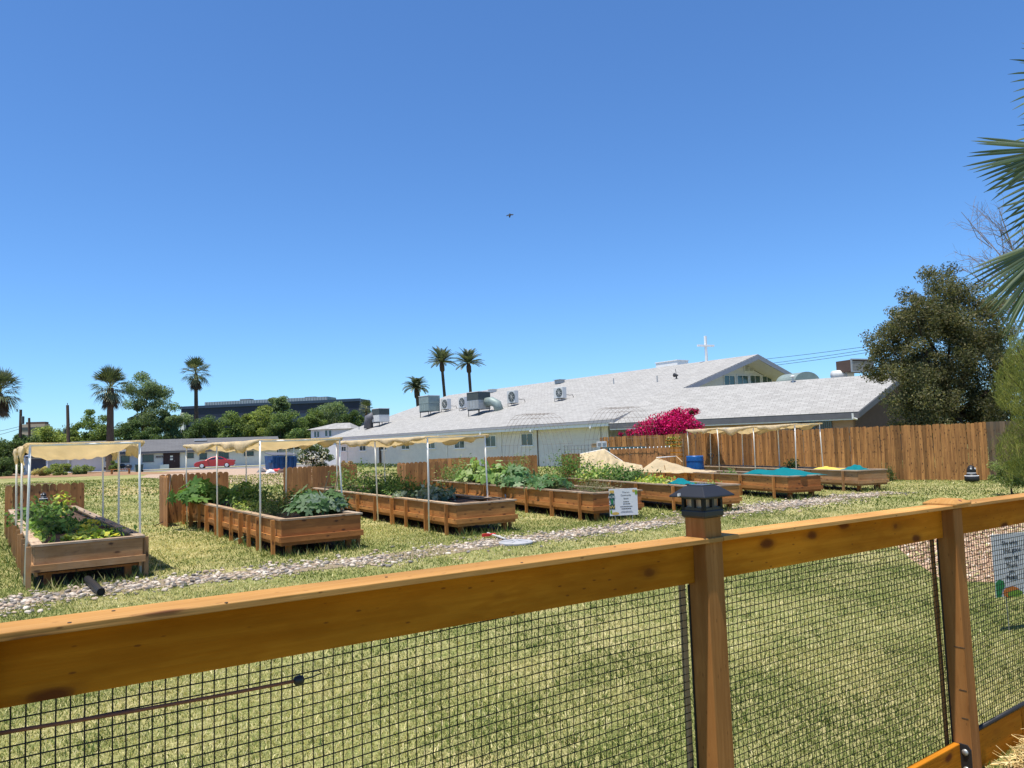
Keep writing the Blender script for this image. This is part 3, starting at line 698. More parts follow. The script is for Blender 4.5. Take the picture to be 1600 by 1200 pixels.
def screen(label, p0, p1, h, wing=None, cap=False, mat='panel_wood', ear='round', kind='screen'):
    T = thing('picket_screen', label, 'picket screen', (p0+p1)/2*A(1,1,0), 'low picket screens behind the beds')
    d = unit((p1-p0)*A(1,1,0)); n = A(d[1], -d[0], 0)
    pickets(T, p0, p1, .138, h, kind+str(round(h, 2)), ear, mat, zj=.008, lean=.004)
    for z in (.3, h-.22): board('backing_rail', mat, T, p0-n*.03+UP*z, p1-n*.03+UP*z, .035, .08)
    if wing is not None:
        pickets(T, p0+n*.02, p0+n*.02+wing, .138, h-.02, kind+'w'+str(round(h, 2)), ear, mat, zj=.006, lean=.004)
    if cap: board('cap_strip', 'pale_wood', T, p0+UP*(h+.012), p0*(.42)+p1*.58+UP*(h+.012), .05, .02)
    return T
def bed_screen(k, label, h, ext=.12, wl=0, cap=False, ds=.1, t0=None, t1=None):
    q = BEDS[k]; t0 = -ext if t0 is None else t0; t1 = q['w']+ext if t1 is None else t1
    p0, p1 = BP(k, q['L']+ds, t0, 0), BP(k, q['L']+ds, t1, 0)
    return screen(label, p0, p1, h, wing=(-q['a']*wl if wl else None), cap=cap)
bed_screen(1, 'scalloped picket screen at the far end of the leftmost bed', 1.12, .2, 0, True, .1, -.1, 1.5)
bed_screen(2, 'scalloped picket screen behind the squash leaves of the second bed', 1.22, .15, 1.1, False, .25, -.5, 1.15)
bed_screen(3, 'picket screen of bright new pickets behind the third bed', 1.22, .2, 0, False, .4, -.75, 1.5)
bed_screen(4, 'corner picket screen behind the crowded fourth bed', 1.2, .3, .9, False, .3, -1.1, .6)
def px_screen(label, x0, x1, d0, d1, h, **kw):
    a = at(x0, 700, d0)*A(1,1,0); b = at(x1, 700, d1)*A(1,1,0); return screen(label, a, b, h, **kw)
px_screen('picket screen standing below the church window with the wire trellis', 756, 839, 30.5, 31.5, 1.2)
px_screen('small picket screen left of the heap of fallen tan cloth', 877, 916, 28.5, 29, 1.24)
px_screen('low picket screen topped with white string lights near teal bench', 953, 1046, 28.6, 27.4, 1.37, kind='lit', ear='dog')
px_screen('weathered plank screen half hidden by tall green foliage', 668, 745, 33, 33.5, 1.16, ear='flat', kind='flat')

# ---------------------------------------------------------------- shade canopies
def canopy(k, label, s0, s1, hs, hb, nseg=3, seed=1, mess=.0, front_bar=True, out=.10, right_out=.1, slouch=0, pole_mat='pvc'):
    q = BEDS[k]; rng = np.random.default_rng(seed); w = q['w']; P = lambda s, t, z: BP(k, s, t, z)
    T = thing('shade_canopy', label, 'shade canopy', P((s0+s1)/2, w/2, 0), 'tan shade canopies on pipe frames')
    tl, tr = -out, w+right_out; ss = np.linspace(s0, s1, nseg)
    H = lambda s: hs+(hb-hs)*(s-s0)/(s1-s0)
    tops = []
    for t, sg in ((tl, -1), (tr, 1)):
        row = []
        for i, s in enumerate(ss):
            j = rng.normal()*.03; top = P(s+j, t+rng.normal()*.015, H(s)); row.append(top)
            pipe('pole', pole_mat, T, [P(s+rng.normal()*.05, t+rng.normal()*.02, -.03), (P(s, t, H(s)*.5)+top)/2, top], .0165, 8)
        tops.append(row)
    for row in tops:
        pipe('side_pipe', pole_mat, T, row, .0165, 8)
    for i in range(nseg):
        pipe('cross_pipe', pole_mat, T, [tops[0][i], tops[1][i]], .0165, 8)
    # cloth: sags between the cross pipes and hangs in scallops along the long sides
    ns, nt = 18*(nseg-1)+1, 30; V = []; pw = rng.uniform(.6, 1.35, nseg-1); ph = rng.random(8)*6
    for i in range(ns):
        f = i/(ns-1); s = s0-.04+(s1-s0+.08)*f; cell = (f*(nseg-1)) % 1.0 if i < ns-1 else 1.0; bay = min(nseg-2, int(f*(nseg-1))); sag = math.sin(cell*PI)**.9*pw[bay]
        pin = abs(math.cos(cell*PI))**6                              # gathered at the poles
        for j in range(nt):
            g = j/(nt-1); sd = -1 if g < .5 else 1; edge = abs(g-.5)*2; t = tl+(tr-tl)*(.5+(g-.5)/.78) if edge < .78 else None
            wr = .016*math.sin(i*1.15+j*.7+ph[0])+.013*math.sin(i*.47-j*1.6+ph[1])+.02*math.sin(i*.8+ph[2])*sag
            if edge < .78:
                u = edge/.78; z = H(s)+.026-.17*sag*(1-u*u)**.7+.012*u**4+wr*min(1, 2.2*sag)*(1-u**6)
            else:                                                  # flap hanging outside the pipe
                e = (edge-.78)/.22; hang = .07+(.085+.045*math.sin(i*.31+ph[3]+sd))*sag+.03*math.sin(i*.9+ph[4]+sd)*(1-pin)+mess*rng.random()*.6
                t = (tl if sd < 0 else tr)+sd*(.024+.035*math.sin(e*PI*.9)+.022*math.sin(i*1.35+ph[5])*e); z = H(s)+.038-hang*1.15*e**.95*(1-.45*pin)+wr*.5*e
            V.append(P(s+.025*math.sin(j*.9+i*.6), t, z))
    F = [(i*nt+j, i*nt+j+1, (i+1)*nt+j+1, (i+1)*nt+j) for i in range(ns-1) for j in range(nt-1)]
    o = place('cloth', np_mesh('cloth', np.array(V)-ORG[T.name], F, mat='shade_cloth', smooth=True), T)
    md = o.modifiers.new('thickness', 'SOLIDIFY'); md.thickness = .004
    return T
def bed_s(k, x, y, z=0): return float(np.dot(gp(x, y, z)-BEDS[k]['N'], BEDS[k]['a']))
canopy(1, 'leftmost tan shade cloth canopy on white pipes over weathered bed', .35, 4.3, 1.88, 1.86, 3, 1, .05, out=.06, right_out=.02)
canopy(2, 'rippled tan shade canopy over the second bed, one pole leaning', .9, 7.4, 1.87, 1.90, 3, 4, .06, out=.08, right_out=.0)
canopy(3, 'tan shade canopy over the kale bed in front of white wall', 1.0, 6.9, 1.86, 1.88, 3, 7, .06, right_out=-.05)
canopy(7, 'tan shade canopy farthest right, against the tall plank fence', 2.5, 8.8, 1.97, 1.97, 4, 11, .07, out=.03, right_out=-.05)

# ---------------------------------------------------------------- plants
def plant(name, label, c, rx, ry, h, n, size, cols, cat='plant', clumps=14, aspect=.55, droop=.3, up=.45, seed=0, group=None, stems=6, a=None):
    rng = np.random.default_rng(int(seed*7+c[0]*131+c[1]*57) % 99991); c = np.array(c, float)
    T = thing(name, label, cat, c, group); ax = A(1,0,0) if a is None else a; ay = A(-ax[1], ax[0], 0)
    K = rng.normal(size=(clumps, 3)); K /= np.linalg.norm(K, axis=1, keepdims=True); K[:, 2] = np.abs(K[:, 2]); K *= (.35+.6*rng.random((clumps, 1)))
    Kw = K[:, :1]*rx*ax+K[:, 1:2]*ry*ay+A(0,0,1)*(K[:, 2:]*h*.85+.05)
    i = rng.integers(0, clumps, n); q = rng.normal(size=(n, 3))*A(min(rx, .5), min(ry, .5), h*.5)*.34
    L = Kw[i]+q[:, :1]*ax+q[:, 1:2]*ay+q[:, 2:]*UP; L[:, 2] = np.maximum(L[:, 2], .01)
    N = L/ (np.linalg.norm(L, axis=1, keepdims=True)+1e-6)+UP*.8
    tint = (1+rng.normal(size=(clumps, 1))*.14)[i]; V, F, cl = leaf_cloud(L, N, size, rng, aspect, up, palette(n, cols, rng)*tint*1.25, droop)
    place('foliage', np_mesh('foliage', V, F, cl, 'leaf'), T)
    m = MB()
    for j in range(min(stems, clumps)):
        m.tube([c+A(rng.normal()*.03, rng.normal()*.03, -.02), c+Kw[j]*.5+UP*.03, c+Kw[j]], [.010, .007, .003], 5)
    m.build('stems', 'stemcol', T); return T
plain('stemcol', (.12,.15,.05), .7, var=.2)
def big_leaf(rng, col, lobed=True):
    col = tuple(x*1.7 for x in col)
    """a palmately lobed squash leaf about 1 unit across, gently cupped"""
    pts = []; n = 22
    for i in range(n):
        th = -PI*.92+2*PI*.92*i/(n-1); r = .5*(1-.1*abs(th)/PI)*(1+(.36*math.cos(th*5) if lobed else .07*math.cos(th*5))+.05*rng.normal())
        pts.append((r*math.cos(th), r*math.sin(th)))
    V = [(0,0,0)]; C = [tuple(np.array(col)*1.25)]
    for ring, f in ((.5, .55), (1, 1.0)):
        for i, (x, y) in enumerate(pts):
            rr = math.hypot(x, y)*ring; V.append((x*ring, y*ring, .18*rr-.34*rr*rr+.025*math.sin(i*1.9)*ring)); C.append(tuple(np.array(col)*(1.0+.25*(.5+.5*math.cos((-PI*.92+2*PI*.92*i/(n-1))*5))*(1-ring*.5))))
    F = [(0, 1+i, 2+i, 2+i) for i in range(n-1)]; F3 = [(0, 1+i, 2+i) for i in range(n-1)]
    FQ = [(1+i, 1+n+i, 2+n+i, 2+i) for i in range(n-1)]
    Vn = np.array(V); tris = F3+[(a, b, c) for a, b, c, d in FQ]+[(a, c, d) for a, b, c, d in FQ]
    return np_mesh('leaf', Vn, np.array(tris), np.array(C), 'leaf', smooth=True)
SQ = {}
def squash(label, c, R, h, n, size, cols, seed=0, group='squash plants', lobed=True):
    rng = np.random.default_rng(seed); c = np.array(c, float); T = thing('squash_plant', label, 'squash plant', c, group)
    n = int(n*2.3); size *= .66; key = (tuple(cols[0]), lobed)
    if key not in SQ: SQ[key] = [big_leaf(rng, cols[i % len(cols)], lobed) for i in range(7)]
    m = MB()
    for i in range(n):
        th = rng.random()*2*PI; r = R*math.sqrt(rng.random()); z = h*(1-.65*(r/R)**1.5)*(.55+.5*rng.random()); p = A(math.cos(th)*r, math.sin(th)*r, max(z, .06))
        o = bpy.data.objects.new('leaf', SQ[key][rng.integers(0, 7)]); link(o, T); o.location = tuple(float(x) for x in p); s = size*(.65+.6*rng.random()); o.scale = (s, s, s)
        tilt = .3+.75*(r/R)+rng.normal()*.4; d = Vector((math.cos(th)*math.sin(tilt), math.sin(th)*math.sin(tilt), math.cos(tilt)))
        o.rotation_euler = (d.to_track_quat('Z', 'Y') @ Matrix.Rotation(rng.random()*6.28, 4, 'Z').to_quaternion()).to_euler()
        m.tube([c+A(rng.normal()*.03, rng.normal()*.03, 0), c+p*A(.6,.6,.7), c+p], [.012, .009, .005], 5)
    m.build('stalks', 'stemcol', T); return T
DK = [(0.046, 0.093, 0.028), (0.062, 0.116, 0.031), (0.085, 0.139, 0.039), (0.043, 0.078, 0.028)]
MD = [(0.09, 0.165, 0.042), (0.12, 0.203, 0.053), (0.075, 0.135, 0.033), (0.15, 0.225, 0.075)]
LT = [(0.204, 0.288, 0.06), (0.288, 0.348, 0.084), (0.156, 0.24, 0.054), (0.36, 0.384, 0.12)]
YL = [(0.414, 0.414, 0.063), (0.299, 0.368, 0.057), (0.517, 0.46, 0.081), (0.207, 0.31, 0.046)]
GY = [(0.196, 0.241, 0.196), (0.138, 0.184, 0.138), (0.276, 0.322, 0.265), (0.081, 0.127, 0.081)]
FE = [(0.135, 0.18, 0.068), (0.195, 0.232, 0.09), (0.09, 0.135, 0.045), (0.255, 0.27, 0.12)]
def soilz(k): return BEDS[k]['h']-.08
def BPs(k, s, t): return BP(k, s, t, soilz(k))
# bed 1
plant('bean_plant', 'dark leafy plant at the back left of the leftmost bed', BPs(1, 5.6, .35), .45, 1.1, .42, 520, .10, DK+MD, clumps=16, seed=1, a=BEDS[1]['b'])
plant('cucumber_plant', 'low spreading dark green plant in the middle of the leftmost bed', BPs(1, 3.0, .45), .42, 1.4, .22, 750, .11, DK+MD, clumps=22, seed=2, a=BEDS[1]['b'])
plant('pepper_plant', 'pale yellow-green upright plant before the leftmost picket screen', BPs(1, 6.8, .85), .28, .3, .42, 130, .13, YL+LT, clumps=9, aspect=.4, seed=3)
plant('lettuce', 'yellowish lettuce along the front rim of the leftmost bed', BPs(1, .55, .75), .40, .2, .15, 330, .085, YL+LT, 'lettuce', clumps=16, aspect=.75, seed=4, a=BEDS[1]['b'])
plant('lettuce', 'yellow leafed seedling right of the middle of leftmost bed', BPs(1, 2.0, .78), .2, .2, .18, 90, .10, YL, 'lettuce', clumps=6, aspect=.6, seed=5)
plant('weed', 'sparse greens by the left rim of the leftmost bed', BPs(1, 1.7, .16), .1, .75, .14, 170, .07, LT+MD, clumps=9, seed=6, a=BEDS[1]['b'])
# bed 2
squash('large squash plant hanging over the far left rim of the second bed', BPs(2, 6.3, .1), .75, .62, 46, .36, [(.05,.10,.022), (.04,.085,.02), (.065,.115,.028), (.09,.14,.05)], 21)
squash('smaller squash plant behind the first pole of the second bed', BPs(2, 5.4, .8), .5, .55, 26, .3, [(.05,.10,.022), (.04,.085,.02), (.065,.115,.028), (.09,.14,.05)], 22)
plant('pepper_plant', 'glossy mid-green pepper plant left of the leaning pole', BPs(2, 4.0, .55), .42, .8, .42, 620, .115, MD+DK+[(.15,.19,.09)], clumps=20, aspect=.42, seed=7, a=BEDS[2]['b'])
plant('herb_bush', 'low light green herbs against the rim of the second bed', BPs(2, 2.85, .2), .18, .55, .22, 420, .06, FE+LT, clumps=12, seed=8, a=BEDS[2]['b'])
plant('herb_bush', 'dark bushy herb right of the leaning pole', BPs(2, 2.6, .75), .5, .7, .50, 900, .075, DK+FE, clumps=22, aspect=.35, seed=9, a=BEDS[2]['b'])
plant('herb_bush', 'dim feathery herb in the centre front of the second bed', BPs(2, 1.5, .35), .32, .5, .34, 850, .045, FE+DK, clumps=18, aspect=.25, seed=10, a=BEDS[2]['b'])
squash('silver-veined squash plant at the near end of the second bed', BPs(2, .75, .7), .42, .52, 34, .31, [(.045,.085,.03), (.035,.07,.025), (.075,.115,.06), (.14,.18,.13)], 23)
squash('squash plant spilling past the right corner of the second bed', BPs(2, .95, 1.2), .36, .55, 28, .3, [(.045,.085,.03), (.035,.07,.025), (.075,.115,.06), (.14,.18,.13)], 24)
for i, (x0, y0, x1, y1, lb) in enumerate(((507, 767, 514, 738, 'thin pale stake leaning among the second bed squash'), (521, 778, 529, 737, 'thicker orange stake in the second bed'), (523, 799, 541, 778, 'short slanting stick at the front of the second bed'))):
    d = 13.9; p0, p1 = at(x0, y0, d), at(x1, y1, d); m = MB().tube([p0-(p1-p0)*.35, p1], .014 if i == 1 else .010, 6); tag(m.build('garden_stake', 'pale_wood', org=p0), lb, 'garden stake', 'stakes in the second bed')
# bed 3
plant('tomato_plant', 'tall loose tomato plant behind the second bed stakes', BPs(3, 7.4, .55), .6, .9, .75, 1300, .085, MD+FE, clumps=26, aspect=.4, seed=11, a=BEDS[3]['b'])
plant('tomato_plant', 'dense tomato plant in front of the third picket screen', BPs(3, 5.2, .5), .55, .95, .62, 1500, .08, MD+DK, clumps=26, aspect=.4, seed=12, a=BEDS[3]['b'])
plant('tomato_plant', 'lower bushy tomato plant left of the kale', BPs(3, 3.7, .55), .5, .6, .45, 900, .08, DK+MD, clumps=18, aspect=.4, seed=13, a=BEDS[3]['b'])
plant('kale', 'silvery blue kale near the front of the third bed', BPs(3, 1.9, .45), .32, .42, .30, 330, .13, GY, 'kale', clumps=12, aspect=.6, seed=14, a=BEDS[3]['b'])
plant('kale', 'grey-leaved kale beside the left rim of the third bed', BPs(3, 3.0, .2), .16, .3, .2, 150, .12, GY, 'kale', clumps=8, aspect=.6, seed=15, a=BEDS[3]['b'])
plant('herb_bush', 'dark purple-green bush behind the kale', BPs(3, 2.7, .85), .35, .5, .42, 600, .07, DK+[(.05,.05,.045)], clumps=14, seed=16, a=BEDS[3]['b'])
# bed 4
plant('tomato_plant', 'tall feathery plant at the far end of the fourth bed', BPs(4, 8.6, .5), .65, .9, .8, 1500, .08, FE+MD, clumps=26, aspect=.35, seed=17, a=BEDS[4]['b'])
squash('bright green squash plant left of the third canopy pole', BPs(4, 7.3, .5), .7, .75, 40, .3, [(.12,.18,.05), (.09,.15,.04), (.17,.22,.08), (.22,.26,.12)], 31, lobed=False)
squash('bright green squash plant right of the third canopy pole', BPs(4, 5.7, .5), .75, .7, 44, .3, [(.12,.18,.05), (.09,.15,.04), (.17,.22,.08), (.22,.26,.12)], 32, lobed=False)
plant('herb_bush', 'tall wispy green plant rising above the fourth bed', BPs(4, 5.3, 1.0), .35, .5, 1.05, 900, .07, FE+MD, clumps=16, aspect=.3, seed=18, a=BEDS[4]['b'])
squash('blue-green squash plant spilling over the fourth bed rim', BPs(4, 4.2, .35), .65, .6, 44, .3, [(.06,.12,.05), (.05,.10,.035), (.10,.15,.07), (.16,.21,.12)], 33)
squash('squash plant trailing toward the near end of the fourth bed', BPs(4, 2.7, .4), .6, .42, 34, .27, [(.06,.12,.05), (.05,.10,.035), (.10,.15,.07), (.16,.21,.12)], 34)
plant('weed', 'dry greyish weeds behind the white sign in the fourth bed', BPs(4, .85, .6), .42, .7, .36, 900, .05, [(.20,.19,.11), (.14,.16,.08), (.26,.23,.14), (.10,.13,.05)], clumps=22, aspect=.25, seed=19, a=BEDS[4]['b'])
# bed 5
plant('tomato_plant', 'tall dark tomato plant between the fourth and fifth beds', BPs(5, 7.0, .3), .75, .8, 1.0, 1700, .085, MD+DK, clumps=28, aspect=.4, seed=20, a=BEDS[5]['b'])
plant('bean_plant', 'leafy bean plant before the fallen tan cloth', BPs(5, 5.6, .5), .6, .7, .55, 900, .10, MD+LT, clumps=20, aspect=.5, seed=25, a=BEDS[5]['b'])
plant('bean_plant', 'dark bean plant in the middle of the fifth bed', BPs(5, 4.0, .55), .5, .75, .5, 900, .10, MD+DK, clumps=20, aspect=.45, seed=26, a=BEDS[5]['b'])
plant('lettuce', 'bright yellow-green lettuce row in the fifth bed', BPs(5, 2.35, .35), .3, .75, .2, 420, .085, YL+LT, 'lettuce', clumps=18, aspect=.7, seed=27, a=BEDS[5]['b'])
plant('weed', 'few sparse seedlings at the near end of the fifth bed', BPs(5, .6, .6), .3, .3, .2, 70, .06, LT, clumps=7, seed=28)
# beds 6 and 7
plant('weed', 'few green seedlings in the sixth bed beside grey soil', BPs(6, 3.4, .5), .25, .5, .16, 110, .06, MD, clumps=8, seed=29)
plant('pepper_plant', 'small upright plant in the far bed against plank fence', BPs(7, 4.0, .9), .3, .25, .5, 220, .09, MD+FE, clumps=9, seed=30)
# weeds at ground level
plant('weed', 'grey-green weed under the second bed beside leaning pole', gp(383, 850), .14, .1, .17, 60, .12, GY+MD, clumps=6, aspect=.3, seed=35)
plant('weed', 'spiky plant growing at the foot of the tall plank fence', gp(1392, 752), .2, .12, .5, 150, .16, [(.05,.08,.03), (.09,.12,.05)], clumps=9, aspect=.14, droop=-1.2, up=.2, seed=36)

# ---------------------------------------------------------------- cloths and oddments on the beds
def cloth_heap(name, label, c, ax, lx, ly, h, mat, seed, cat='cloth', ridge=.5, nx=30, ny=18):
    rng = np.random.default_rng(seed); ph = rng.random(8)*6; ax = unit(ax); ay = A(-ax[1], ax[0], 0); V = []; fold = 1.0 if mat == 'teal_cloth' and lx > 1 else .45
    for i in range(nx):
        for j in range(ny):
            u, v = i/(nx-1)*2-1, j/(ny-1)*2-1; e = max(0, 1-abs(u)**2.4)*max(0, 1-abs(v)**2.4)
            rough = .62+.16*math.sin(u*2.6+ph[0]+v*1.5)+.12*math.sin(v*3.6+ph[1]-u*2)+.08*abs(math.sin(u*5+ph[2]+v*3.5))+.05*math.sin(u*11-v*8+ph[3])+fold*.22*(abs(math.sin(u*3.3+v*1.1+ph[4]))**3-.3)-fold*.15*abs(math.sin(v*2.7-u*1.7+ph[5]))
            z = h*e*max(.05, rough)*(1+ridge*u)+.01+.012*math.sin(u*9+ph[4])*math.sin(v*8+ph[5])
            wob = 1+.1*math.sin(v*5+ph[6]) ; V.append(c+ax*u*lx*.5*wob+ay*v*ly*.5*(1+.12*math.sin(u*5+ph[7]))+UP*z)
    F = [(i*ny+j, (i+1)*ny+j, (i+1)*ny+j+1, i*ny+j+1) for i in range(nx-1) for j in range(ny-1)]
    o = place(name, np_mesh(name, np.array(V)-c, F, mat=mat, smooth=True), org=c); md = o.modifiers.new('thickness', 'SOLIDIFY'); md.thickness = .004
    return tag(o, label, cat)
cloth_heap('teal_cloth', 'bright teal cloth bunched over the sixth bed', BP(6, 1.15, .75, .58), BEDS[6]['a'], 2.3, 1.1, .24, 'teal_cloth', 1)
cloth_heap('teal_cloth', 'small teal cloth at the near end of the bed by the plank fence', BP(7, .75, .55, .56), BEDS[7]['b'], .8, .6, .15, 'teal_cloth', 2, ridge=.6)
cloth_heap('teal_cloth', 'flat folded teal cloth on the fifth bed rim', BP(5, 1.25, .45, .59), BEDS[5]['a'], .62, .5, .12, 'teal_cloth', 3)
cloth_heap('yellow_cloth', 'crumpled yellow sheet lying on the bed by the plank fence', BP(7, 1.7, .6, .55), BEDS[7]['a'], 1.3, .6, .1, 'yellow_cloth', 4)
def fallen_drape():
    d = 26.3; top = [(906, 709), (922, 706.5), (944, 701.5), (953, 709), (962, 716), (976, 722), (1003, 727)]; xs = np.linspace(906, 1003, 46); ys = np.interp(xs, [q[0] for q in top], [q[1] for q in top]); c = at(950, 730, d); c[2] = 0; V = []; ny = 14
    for i, (x, y) in enumerate(zip(xs, ys)):
        for j in range(ny):
            v = j/(ny-1); yy = y+(739-y)*v; fold = (.10*math.sin(x*.19)+.06*math.sin(x*.43+1)+.03*math.sin(x*.9+v*2))*v**.6
            p = at(x+2.5*v*math.sin(x*.13), yy-1.2*math.sin(x*.35)*v*(1-v)*4, d); p[1] += -.75*v**.8+fold+.03*math.sin(i*1.3+j*1.1); p[2] = max(p[2], .05); V.append(p)
    F = [(i*ny+j, (i+1)*ny+j, (i+1)*ny+j+1, i*ny+j+1) for i in range(len(xs)-1) for j in range(ny-1)]
    T = thing('fallen_canopy', 'fallen tan canopy cloth slumped on a rail behind the fifth bed foliage', 'fallen canopy', c)
    o = place('cloth', np_mesh('cloth', np.array(V)-c, F, mat='shade_cloth', smooth=True), T); o.modifiers.new('thickness', 'SOLIDIFY').thickness = .005
    pipe('rail', 'pvc', T, [at(906, 709.5, d), at(944, 702, d), at(975, 722.5, d), at(1003, 727.5, d)], .018, 6); pipe('prop', 'pvc', T, [at(944, 702, d)*A(1,1,0), at(944, 702, d)], .016, 6)
fallen_drape()
cloth_heap('fallen_canopy_cloth', 'loose tan cloth trailing along the sixth bed soil', at(1082, 729, 24.8)*A(1,1,0)+UP*.57, A(1,-.1,0), 1.3, .9, .12, 'shade_cloth', 6, 'cloth', -.6)
def tent():
    # collapsed frame: tan cloth stretched over a leaning rail between two beds
    p = [at(1000, 737, 25.4), at(1028, 717, 25.6), at(1062, 737, 25.2), at(1072, 731, 25.2), at(1100, 737, 24.8)]
    T = thing('collapsed_canopy', 'collapsed canopy frame with tan cloth tented over the sixth bed', 'collapsed canopy', p[0]*A(1,1,0))
    back = A(.25, 1.0, 0)*.9; m = MB(); nx, ny = 14, 8; V = []
    ridge0, ridge1 = at(1026, 716, 25.6), at(1092, 736, 24.9); low0, low1 = at(998, 738, 25.3), at(1062, 738, 24.9)
    for i in range(nx):
        for j in range(ny):
            u, v = i/(nx-1), j/(ny-1); q = (ridge0*(1-u)+ridge1*u)*(1-v)+(low0*(1-u)+low1*u)*v; V.append(q-UP*(.10*math.sin(u*PI)*math.sin(v*PI)+.01*math.sin(i*1.7+j)))
    F = [(i*ny+j, (i+1)*ny+j, (i+1)*ny+j+1, i*ny+j+1) for i in range(nx-1) for j in range(ny-1)]
    o = place('cloth', np_mesh('cloth', np.array(V)-ORG[T.name], F, mat='shade_cloth', smooth=True), T); o.modifiers.new('thickness', 'SOLIDIFY').thickness = .005
    pipe('ridge_pole', 'pale_wood', T, [ridge0+UP*.012, (ridge0+ridge1)/2-UP*.06, ridge1+UP*.01], .02, 6)
    pipe('side_pole', 'pvc', T, [ridge0+UP*.02, at(1057, 713, 26.5)], .018, 6); pipe('end_pole', 'pale_wood', T, [at(1057, 713, 26.5), at(1066, 722, 25.8)], .018, 6)
    pipe('prop', 'pale_wood', T, [at(1040, 738, 25.25), at(1038, 726, 25.25)], .016, 6)
tent()
def hose(label, pts, r, mat='black_plastic', name='drip_hose'): tag(MB().tube(pts, r, 6).build(name, mat, smooth=True), label, 'hose')
q1 = BEDS[1]
pts = []
for i in range(60):
    f = i/59; s = 6.8-6.4*f; pts.append(BP(1, s, q1['w']-.10+.05*math.sin(f*40), .53+.065*max(0, math.sin(f*40))))
hose('black drip tube looping along the right rim of the leftmost bed', pts, .008)
hose('black hose lying across the near end of the kale bed', [BP(3, 1.6, .5, .56), BP(3, 1.2, .8, .6), BP(3, .9, 1.0, .585), BP(3, .5, 1.1, .62), BP(3, .3, 1.25, .6), BP(3, .5, 1.35, .66)], .016)
hose('thin dark hose against the outside of the second picket screen', [BP(2, 8.45, -.25, 1.2), BP(2, 8.3, -.32, .6), BP(2, 8.0, -.42, .12), BP(2, 7.8, -.7, .02), BP(2, 7.7, -.75, .06)], .012)
def drain_pipe():
    p0, p1 = gp(140, 908, .07), gp(158, 925, .06); d = unit(p1-p0); T = thing('drain_pipe', 'black corrugated pipe end poking from under the leftmost bed', 'drain pipe', p0*A(1,1,0))
    n = 24; pts = []; rs = []
    for i in range(n+1): pts.append(p0-d*.2+(p1-p0+d*.2)*i/n); rs.append(.046+.004*(i % 2))
    MB().tube(pts, rs, 16, cap=False).build('pipe_wall', 'black_plastic', T); m = MB(); m.tube([p1-d*.02, p1-d*.019], .042, 16); m.build('pipe_bore', 'rubber', T)
drain_pipe()
def lid():
    c = gp(806, 850); T = thing('valve_box', 'round grey valve box cover lying on rocks by the path', 'valve box', c)
    m = MB(); m.tube([c+UP*.01, c+UP*.035, c+UP*.05, c+UP*.055], [.29, .29, .27, .2], 30); m.build('rim', 'lid_grey', T)
    for i in range(6):
        a = i*PI/3+.3; d = A(math.cos(a), math.sin(a), 0); MB().bar(c+d*.05+UP*.057, c+d*.27+UP*.054, .012, .008).build('rib', 'grey_metal', T)
    p = gp(762, 833, .05); tag(MB().tube([p, gp(790, 842, .05)], .018, 8).build('pipe_offcut', 'pvc_grey', org=p), 'short white pipe lying on rocks near the round lid', 'pipe')
    c = gp(759, 836, .05); m = MB(); m.box(c, (unit(A(1,.5,0)), unit(A(-.5,1,0)), UP), (.13, .06, .05)); m.tube([c+A(.06,.03,0), c+A(.18,.0,.02)], [.025, .012], 8)
    tag(m.build('garden_trowel', 'red_paint', org=c), 'red handled garden tool left on the rocks beside third bed', 'garden tool')
lid()
def ornament(x, y, d, label, hgt, mat='pot_black', white=True):
    c = at(x, y, d); T = thing('garden_ornament', label, 'garden ornament', c); w = hgt*.42
    MB().tube([c+UP*hgt*z for z in (0, .06, .3, .42, .5, .62, .8, .93, 1.0)], [w*k for k in (.85, 1.0, .95, .7, .55, .62, .55, .36, .08)], 12).build('body', mat, T, smooth=True)
    for z, k in ((.33, 1.02), (.5, .66)):
        MB().tube([c+UP*hgt*z, c+UP*hgt*(z+.035)], [w*k*.95, w*k*.9], 12).build('band', 'signwhite', T)
    for sg in (-1, 1):
        q = c+UP*hgt*.78+A(sg*w*.3, -w*.45, 0); MB().tube([q, q-A(0,.02,0)], [w*.15, w*.1], 8).build('eye', 'signwhite', T)
ornament(1519, 752, 24.0, 'dark knee-high garden statue by the end of plank fence', .5)
c_ = BPs(1, 7.4, .55); 
ornament(68, 784, float(c_[1]), 'small black and white ornament in the back of leftmost bed', .2)

# ================================================================= SIGNS
def text_part(T, body, pos, ax, up, size, mat, name='lettering', align='CENTER'):
    cu = bpy.data.curves.new('lettering', 'FONT'); cu.body = body; cu.size = size; cu.align_x = align; cu.extrude = .0006
    tmp = bpy.data.objects.new('tmp', cu); COL.objects.link(tmp); dg = bpy.context.evaluated_depsgraph_get()
    me = bpy.data.meshes.new_from_object(tmp.evaluated_get(dg)); bpy.data.objects.remove(tmp); me.materials.clear(); me.materials.append(M[mat]); me.name = 'lettering'
    o = bpy.data.objects.new(name, me); link(o, T); z = np.cross(ax, up)
    o.matrix_local = Matrix(((ax[0], up[0], z[0], pos[0]-ORG[T.name][0]), (ax[1], up[1], z[1], pos[1]-ORG[T.name][1]), (ax[2], up[2], z[2], pos[2]-ORG[T.name][2]), (0,0,0,1))); return o
def sign_shape(T, name, mat, c, ax, up, poly, th=.0015):
    n = np.cross(ax, up); m = MB(); m.prism([c+ax*x+up*y for x, y in poly], n*th); return m.build(name, mat, T)
def blob(cx, cy, rx, ry, n=14, a0=0, a1=2*PI): return [(cx+rx*math.cos(a0+(a1-a0)*i/(n-1 if a1-a0 < 6 else n)), cy+ry*math.sin(a0+(a1-a0)*i/(n-1 if a1-a0 < 6 else n))) for i in range(n)]
